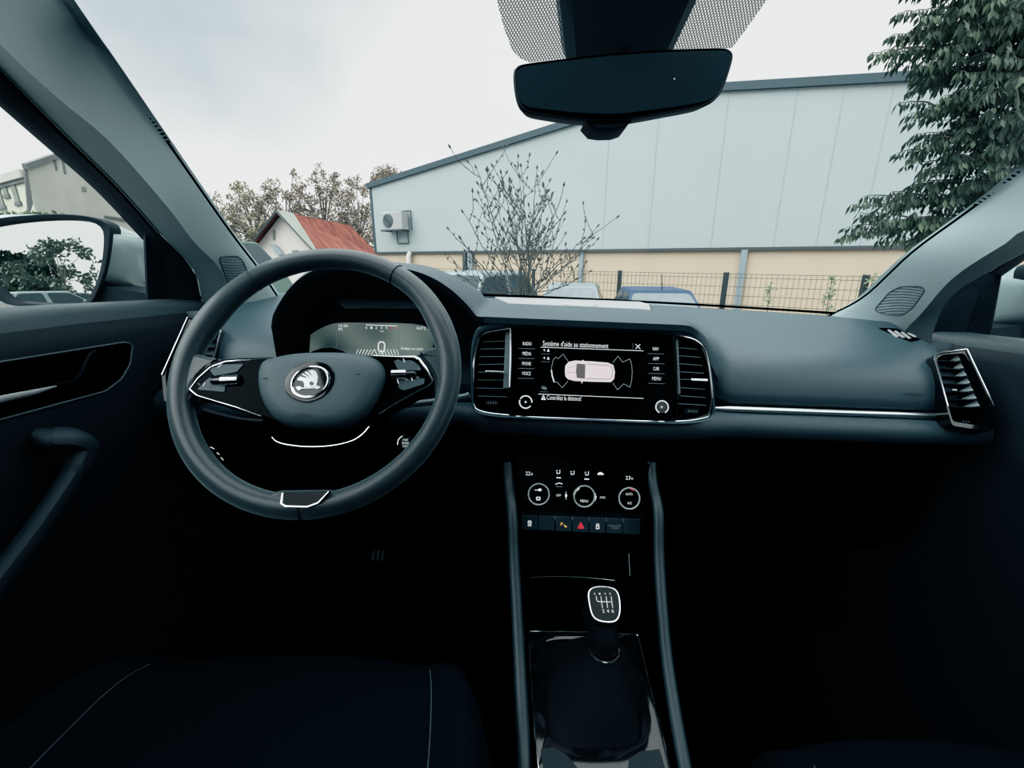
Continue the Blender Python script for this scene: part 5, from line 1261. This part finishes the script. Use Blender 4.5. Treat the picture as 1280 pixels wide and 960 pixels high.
# ---- leafy tree at the right, hanging sprays
def right_tree():
    rn = random.Random(5)
    lf = leafm('drooping_green_leaves', (.012,.028,.024), (.075,.105,.06), 1.2); br_ = bark('branch_bark', (.05,.05,.045))
    t0 = PW(1440, 200, y=5.6); t = thing('leafy_tree', 'green tree with rows of drooping pointed leaves beyond the passenger pillar', 'tree', V((t0.x, t0.y, GZ)), 'world')
    tr = MB(br_); tr.tube([V((t0.x, t0.y, GZ)), V((t0.x-.1, t0.y, 2)), V((t0.x, t0.y+.1, 5)), V((t0.x-.2, t0.y, 7))], [.22, .2, .15, .08], n=10); part('trunk', tr, t)
    tips = [(1050,297,5.6),(1065,255,5.5),(1100,276,5.4),(1140,232,5.6),(1118,258,5.7),(1138,196,5.5),(1145,168,5.6),(1134,143,5.4),(1137,112,5.6),(1150,100,5.8),(1090,66,5.5),(1112,45,5.6),(1122,16,5.5),(1140,-10,5.6),(1115,300,5.5),(1150,215,5.3),(1160,180,5.2),(1165,140,5.2),(1150,80,5.2),(1160,40,5.3),(1150,20,5.1),(1175,60,5.0),(1180,120,5.1),(1180,250,5.2),(1160,280,5.3),(1190,205,5.0),(1200,90,4.9),(1205,160,5.0),(1190,10,5.1),(1170,-20,5.2),(1215,230,5.0),(1210,40,4.9),(1225,120,4.8),(1230,190,4.9),(1240,0,4.8),(1240,70,4.8),(1250,150,4.7),(1215,265,5.1),(1245,215,4.8),(1125,-30,5.4),(1220,-40,5.0),(1260,100,4.9),(1262,30,4.9),(1150,300,5.6),(1195,285,5.4),(1235,250,5.0)]
    lfm = MB(lf); bm_ = MB(br_)
    def droop(p, sd):
        ax = V((sd.x*.35+rn.uniform(-.3, .1), sd.y*.35+rn.uniform(-.25, .25), -1+rn.uniform(-.1, .5))).normalized(); s2 = ax.cross(V((rn.uniform(-.6,.6), -1, rn.uniform(-.5,.5)))).normalized()
        quadleaf(lfm, p, ax, s2, rn.uniform(.085, .14), rn.uniform(.034, .052))
    def spray(a, b, n, sag):
        pts = []
        for i in range(n+1):
            k = i/n; p = a.lerp(b, k); p.z += sag*sin(pi*k)+rn.uniform(-.01, .01); pts.append(p)
        bm_.tube(pts, [lerp(.012, .003, i/n) for i in range(n+1)], n=4)
        for i in range(2, n+1):
            for s_ in (-1, 1): droop(pts[i]+V((0, s_*.012, 0)), V((0, s_, 0)))
        return pts
    for x, y, d in tips:
        tip = PW(x, y, y=d); root = V((t0.x-rn.uniform(.0,.3), t0.y+rn.uniform(-.3,.3), tip.z+rn.uniform(-.2,.5))); root = tip.lerp(root, rn.uniform(.55, .9))
        pts = spray(root, tip, int((root-tip).length/.045)+3, .10)
        for k in range(int(len(pts)*.42)):
            i = rn.randrange(1, max(2, int(len(pts)*.88))); p = pts[i]; d2 = V((-.5+rn.uniform(-.3,.3), rn.choice((-1,1))*rn.uniform(.3,1), rn.uniform(-.5,.35))).normalized()
            spray(p, p+d2*rn.uniform(.25, .5), 7, .03)
    part('branches', bm_, t); part('foliage', lfm, t, 'drooping pointed leaves', smooth=False)
right_tree()

# ---- bare shrub ahead of the parked cars
def bare_shrub():
    rn = random.Random(3); Y = 6.6
    m = bark('twig_bark', (.06,.065,.062)); bud = pbr('dark_buds', (.05,.055,.05), .8, vary=.2)
    b0 = PW(655, 372, y=Y); t = thing('bare_shrub', 'bare branched shrub with dark buds in front of the silver cars', 'shrub', V((b0.x, b0.y, GZ)), 'world')
    mb = MB(m); bd_ = MB(bud)
    def budat(p, d, s): bd_.tube([p, p+d*s*.5, p+d*s], [.002, s*.22, .001], n=5)
    def branch(a, b, r, depth, bend):
        n = max(4, int((b-a).length/.09)); pts = []
        for i in range(n+1):
            k = i/n; pts.append(a.lerp(b, k)+bend*sin(pi*k)+V((rn.uniform(-1,1), rn.uniform(-1,1), rn.uniform(-1,1)))*.010)
        mb.tube(pts, [lerp(r, max(.0035, r*.35), i/n) for i in range(n+1)], n=5)
        d = (pts[-1]-pts[-2]).normalized(); budat(pts[-1], d, .075)
        for i in range(max(1, int(n*.35)), n):
            if rn.random() < (.62 if depth else .5):
                d = (pts[min(n, i+1)]-pts[i]).normalized(); sd = (d+V((rn.choice((-1, 1))*rn.uniform(.5, .95), rn.uniform(-.6, .6), rn.uniform(-.1, .6)))).normalized(); ln = (b-a).length*rn.uniform(.12, .32)
                if depth and ln > .14: branch(pts[i], pts[i]+sd*ln, r*.5, depth-1, V((rn.uniform(-.03,.03), 0, -.02)))
                else: budat(pts[i], sd, rn.uniform(.035, .06))
    tips = [(597,213),(581,268),(576,300),(627,218),(652,210),(671,213),(682,243),(705,235),(707,255),(745,285),(727,300),(610,262),(640,240),(655,250),(668,270),(690,282),(618,290),(590,318),(640,285),(700,320),(720,335),(735,340),(575,345),(562,320),(660,300),(680,318),(606,330),(630,318),(650,225),(615,240)]
    for i, (x, y) in enumerate(tips):
        d = Y+rn.uniform(-.5, .5); tip = PW(x, y, y=d); root = b0+V((rn.uniform(-.16,.16), rn.uniform(-.2,.2), rn.uniform(-.1,.05)))
        k = rn.uniform(.0, .3); out = V(((x-650)/537*.5, 0, -.10))
        branch(root, tip, .0115 if i < 18 else .008, 2 if i < 20 else 1, out*(.5 if i < 12 else .8))
    stump = MB(m)
    for i in range(7): stump.tube([V((b0.x+rn.uniform(-.12,.12), b0.y+rn.uniform(-.12,.12), GZ)), b0+V((rn.uniform(-.14,.14), rn.uniform(-.15,.15), -.02))], .02, n=6)
    part('stems', stump, t); part('branches', mb, t); part('buds', bd_, t, 'dark buds')
bare_shrub()

# ---- green weeds growing through the fence
weedm = leafm('weed_leaves', (.05,.09,.05), (.20,.26,.15), 6)
for i, (x, y, h_, w, lab) in enumerate(((1035,352,.62,.10,'slim green climber on the fence left of the right end post'),(1086,350,.55,.22,'leafy climber around the fence post nearest the passenger pillar'),(961,362,.35,.07,'small green weed on the fence in the middle of its long panel'),(634,352,.5,.16,'low green plant at the fence behind the bare shrub'))):
    rn = random.Random(40+i); p = fence_pt(x); p = V((p.x, p.y-.12, 0)); top = PW(x, y-8, y=p.y).z
    t = thing('fence_weed', lab, 'plant', V((p.x, p.y, GZ)), 'world'); mb = MB(tbark); mb.tube([V((p.x, p.y, GZ)), V((p.x+.03, p.y, lerp(GZ, top, .5))), V((p.x, p.y, top))], [.012, .009, .004], n=5); part('stem', mb, t)
    mb = MB(weedm)
    for k in range(int(120*h_*(1+w*3))):
        zz = top-rn.uniform(0, h_*1.3); ax = V((rn.uniform(-1,1), rn.uniform(-.6,.3), rn.uniform(-.7,.5))).normalized(); quadleaf(mb, V((p.x+rn.gauss(0, w*.5), p.y+rn.uniform(-.04,.04), zz)), ax, ax.orthogonal().normalized(), rn.uniform(.05,.10), .045)
    part('foliage', mb, t, smooth=False)

# ---- leafy hedge at the foot of the old building
RN = random.Random(77); hedgem = leafm('hedge_leaves', (.03,.05,.035), (.14,.18,.10), 3)
hp0, hp1 = PW(-60, 270, y=8.6), PW(70, 271, y=10.2)
mb = MB(hedgem); 
for i in range(4800):
    k = RN.random(); p = hp0.lerp(hp1, k); zz = lerp(GZ+.05, p.z+.02+.14*noise.noise(V((k*14, 3, 0))), RN.random()**.5); ax = rdir(); quadleaf(mb, V((p.x+RN.uniform(-.3,.3), p.y+RN.uniform(-.3,.3), zz)), ax, ax.orthogonal().normalized(), .12, .07)
hd = thing('hedge', 'dark leafy hedge top showing above the driver side mirror', 'hedge', V(((hp0.x+hp1.x)/2, (hp0.y+hp1.y)/2, GZ)), 'world'); part('foliage', mb, hd, smooth=False)
mb = MB(tbark)
for k in (.1, .3, .5, .7, .9): p = hp0.lerp(hp1, k); mb.tube([V((p.x, p.y, GZ)), V((p.x, p.y, p.z-.3))], .03, n=5)
part('stems', mb, hd)

# ---- things behind the car, seen in the driver side mirror
MW = MCAR.to_3x3(); mo_w = MCAR @ MO; mn_w = (MW @ MP.n).normalized()
def refl(px_, py_, dist):
    d = ray(px_, py_, BW); d.normalize(); n_ = mn_w
    t = (mo_w-EYE).dot(n_)/d.dot(n_); hit = EYE+d*t; r = d-n_*2*d.dot(n_); return hit+r*(dist/abs(r.y))
conm = leafm('conifer_needles', (.010,.028,.022), (.05,.09,.065), 2); bushm = leafm('bush_leaves', (.04,.06,.05), (.17,.21,.17), 1.5)
def conifer(px_, top_py, dist, w, seed):
    rn = random.Random(seed); tp_ = refl(px_, top_py, dist); b_ = V((tp_.x, tp_.y, 0)); H = max(2.5, tp_.z)
    t = thing('conifer', 'narrow dark conifer in the row reflected in the driver side mirror', 'tree', b_, 'world', 'conifers reflected in the door mirror')
    mb = MB(tbark); mb.tube([b_, b_+V((0, 0, H*.95))], [.12, .02], n=6); part('trunk', mb, t); mb = MB(conm)
    for k in range(700):
        z = rn.random()**.8; r = w*(1-z)*rn.uniform(.3, 1)+.05; a = rn.uniform(0, 2*pi); ax = V((cos(a), sin(a), .6)).normalized(); quadleaf(mb, b_+V((r*cos(a), r*sin(a), z*H)), ax, ax.orthogonal().normalized(), .45, .16)
    part('foliage', mb, t, smooth=False)
for i, (x, y, w) in enumerate(((-15,318,.5),(2,316,.5),(10,323,.5),(18,319,.55),(27,324,.5),(38,321,.55),(47,324,.5),(56,319,.6))): conifer(x, y, 44+RN.uniform(-1,1), w, 60+i)
for (x, y, d, r, lab, m) in ((76,338,34,1.75,'rounded yellowing tree reflected right of the conifers in the mirror', bushm),(20,366,28,1.25,'big pale bush reflected low in the driver side mirror', bushm),(42,371,27,.95,'smaller pale bush reflected beside the parked cars in the mirror', bushm)):
    c = refl(x, y, d); crown_tree(lab, c, (r, r, r*1.05), 40, 34, .22, m, tbark, ground=0, seed=int(x))
for i, (x, y, d, p_, lab) in enumerate(((100,372,40,silver,'silver parked car reflected at the right of the driver mirror'),(74,377,26,silver,'silver parked car reflected nearest at the bottom of the driver mirror'),(114,367,52,grey,'dark car reflected farthest back in the driver mirror'))):
    c = refl(x, y, d); vehicle(lab, p_, V((c.x, c.y, 0)), radians(60), 1.45, 1.7, 4.0, antenna=False)

# ================================================================== LIGHT, SKY, CAMERA
SKYTOP = 4.0
w = bpy.data.worlds.new('sky'); bpy.context.scene.world = w; w.use_nodes = True; N = w.node_tree.nodes; Lk = w.node_tree.links
bg = N['Background']; tc = N.new('ShaderNodeTexCoord')
dt = N.new('ShaderNodeVectorMath'); dt.operation = 'DOT_PRODUCT'
bd_ = ray(210, -150, BW).normalized(); dt.inputs[1].default_value = tuple(bd_)
nr = N.new('ShaderNodeVectorMath'); nr.operation = 'NORMALIZE'; Lk.new(tc.outputs['Generated'], nr.inputs[0]); Lk.new(nr.outputs[0], dt.inputs[0])
nz = N.new('ShaderNodeTexNoise'); nz.inputs['Scale'].default_value = 3.2; nz.inputs['Detail'].default_value = 4; Lk.new(nr.outputs[0], nz.inputs['Vector'])
ad = N.new('ShaderNodeMath'); ad.operation = 'MULTIPLY_ADD'; ad.inputs[1].default_value = .10; Lk.new(nz.outputs['Fac'], ad.inputs[0]); Lk.new(dt.outputs['Value'], ad.inputs[2])
cr = N.new('ShaderNodeValToRGB'); e = cr.color_ramp.elements
e[0].position = .93; e[0].color = (.935,.935,.94,1); e[1].position = 1.04; e[1].color = (.40,.52,.60,1)
mr = N.new('ShaderNodeMapRange'); mr.inputs['From Min'].default_value = .9; mr.inputs['From Max'].default_value = 1.1; Lk.new(ad.outputs[0], mr.inputs['Value'])
e[0].position = .50; e[1].position = .86
Lk.new(mr.outputs[0], cr.inputs['Fac'])
# overcast sky: much brighter overhead and behind than low ahead
sp = N.new('ShaderNodeSeparateXYZ'); Lk.new(nr.outputs[0], sp.inputs[0])
yk = N.new('ShaderNodeMapRange'); yk.inputs['From Min'].default_value = .35; yk.inputs['From Max'].default_value = -.55; yk.inputs['To Min'].default_value = 0; yk.inputs['To Max'].default_value = .28; Lk.new(sp.outputs['Y'], yk.inputs['Value'])
zk = N.new('ShaderNodeMath'); zk.operation = 'ADD'; Lk.new(sp.outputs['Z'], zk.inputs[0]); Lk.new(yk.outputs[0], zk.inputs[1])
zr = N.new('ShaderNodeMapRange'); zr.interpolation_type = 'SMOOTHSTEP'; zr.inputs['From Min'].default_value = .46; zr.inputs['From Max'].default_value = .92; zr.inputs['To Min'].default_value = 1.0; zr.inputs['To Max'].default_value = SKYTOP; Lk.new(zk.outputs[0], zr.inputs['Value'])
Lk.new(cr.outputs['Color'], bg.inputs['Color']); Lk.new(zr.outputs[0], bg.inputs['Strength'])
sun = bpy.data.lights.new('sun', 'SUN'); sun.energy = 2.0; sun.angle = radians(55); sun.color = (.97, .98, 1)
so_ = link(bpy.data.objects.new('sun', sun)); so_.rotation_euler = V((.72, .22, -.62)).to_track_quat('-Z', 'Y').to_euler(); so_.location = (0, -3, 20)

cam = bpy.data.cameras.new('camera'); cam.sensor_width = 36; cam.lens = 36*FPX/1280; cam.clip_start = .02; cam.clip_end = 300
co = link(bpy.data.objects.new('camera', cam)); co.matrix_world = Matrix.Translation(EYE) @ bmat((BW[0], BW[1], -BW[2])).to_4x4()
sc = bpy.context.scene; sc.camera = co
sc.view_settings.view_transform = 'Standard'; sc.view_settings.look = 'None'; sc.view_settings.use_curve_mapping = True
cm = sc.view_settings.curve_mapping; cm.extend = 'HORIZONTAL'
for ci, pts in enumerate(([(0,0),(.012,.0035),(.04,.022),(.15,.135),(.5,.52),(1,.90)], [(0,0),(.012,.0058),(.04,.032),(.15,.15),(.5,.53),(1,.90)], [(0,0),(.012,.0072),(.04,.036),(.15,.152),(.5,.525),(1,.90)])):
    c_ = cm.curves[ci]
    while len(c_.points) < len(pts): c_.points.new(.5, .5)
    for p_, q_ in zip(c_.points, pts): p_.location = q_; p_.handle_type = 'AUTO'
cm.update()
sc.view_settings.exposure = 0; sc.view_settings.gamma = 1
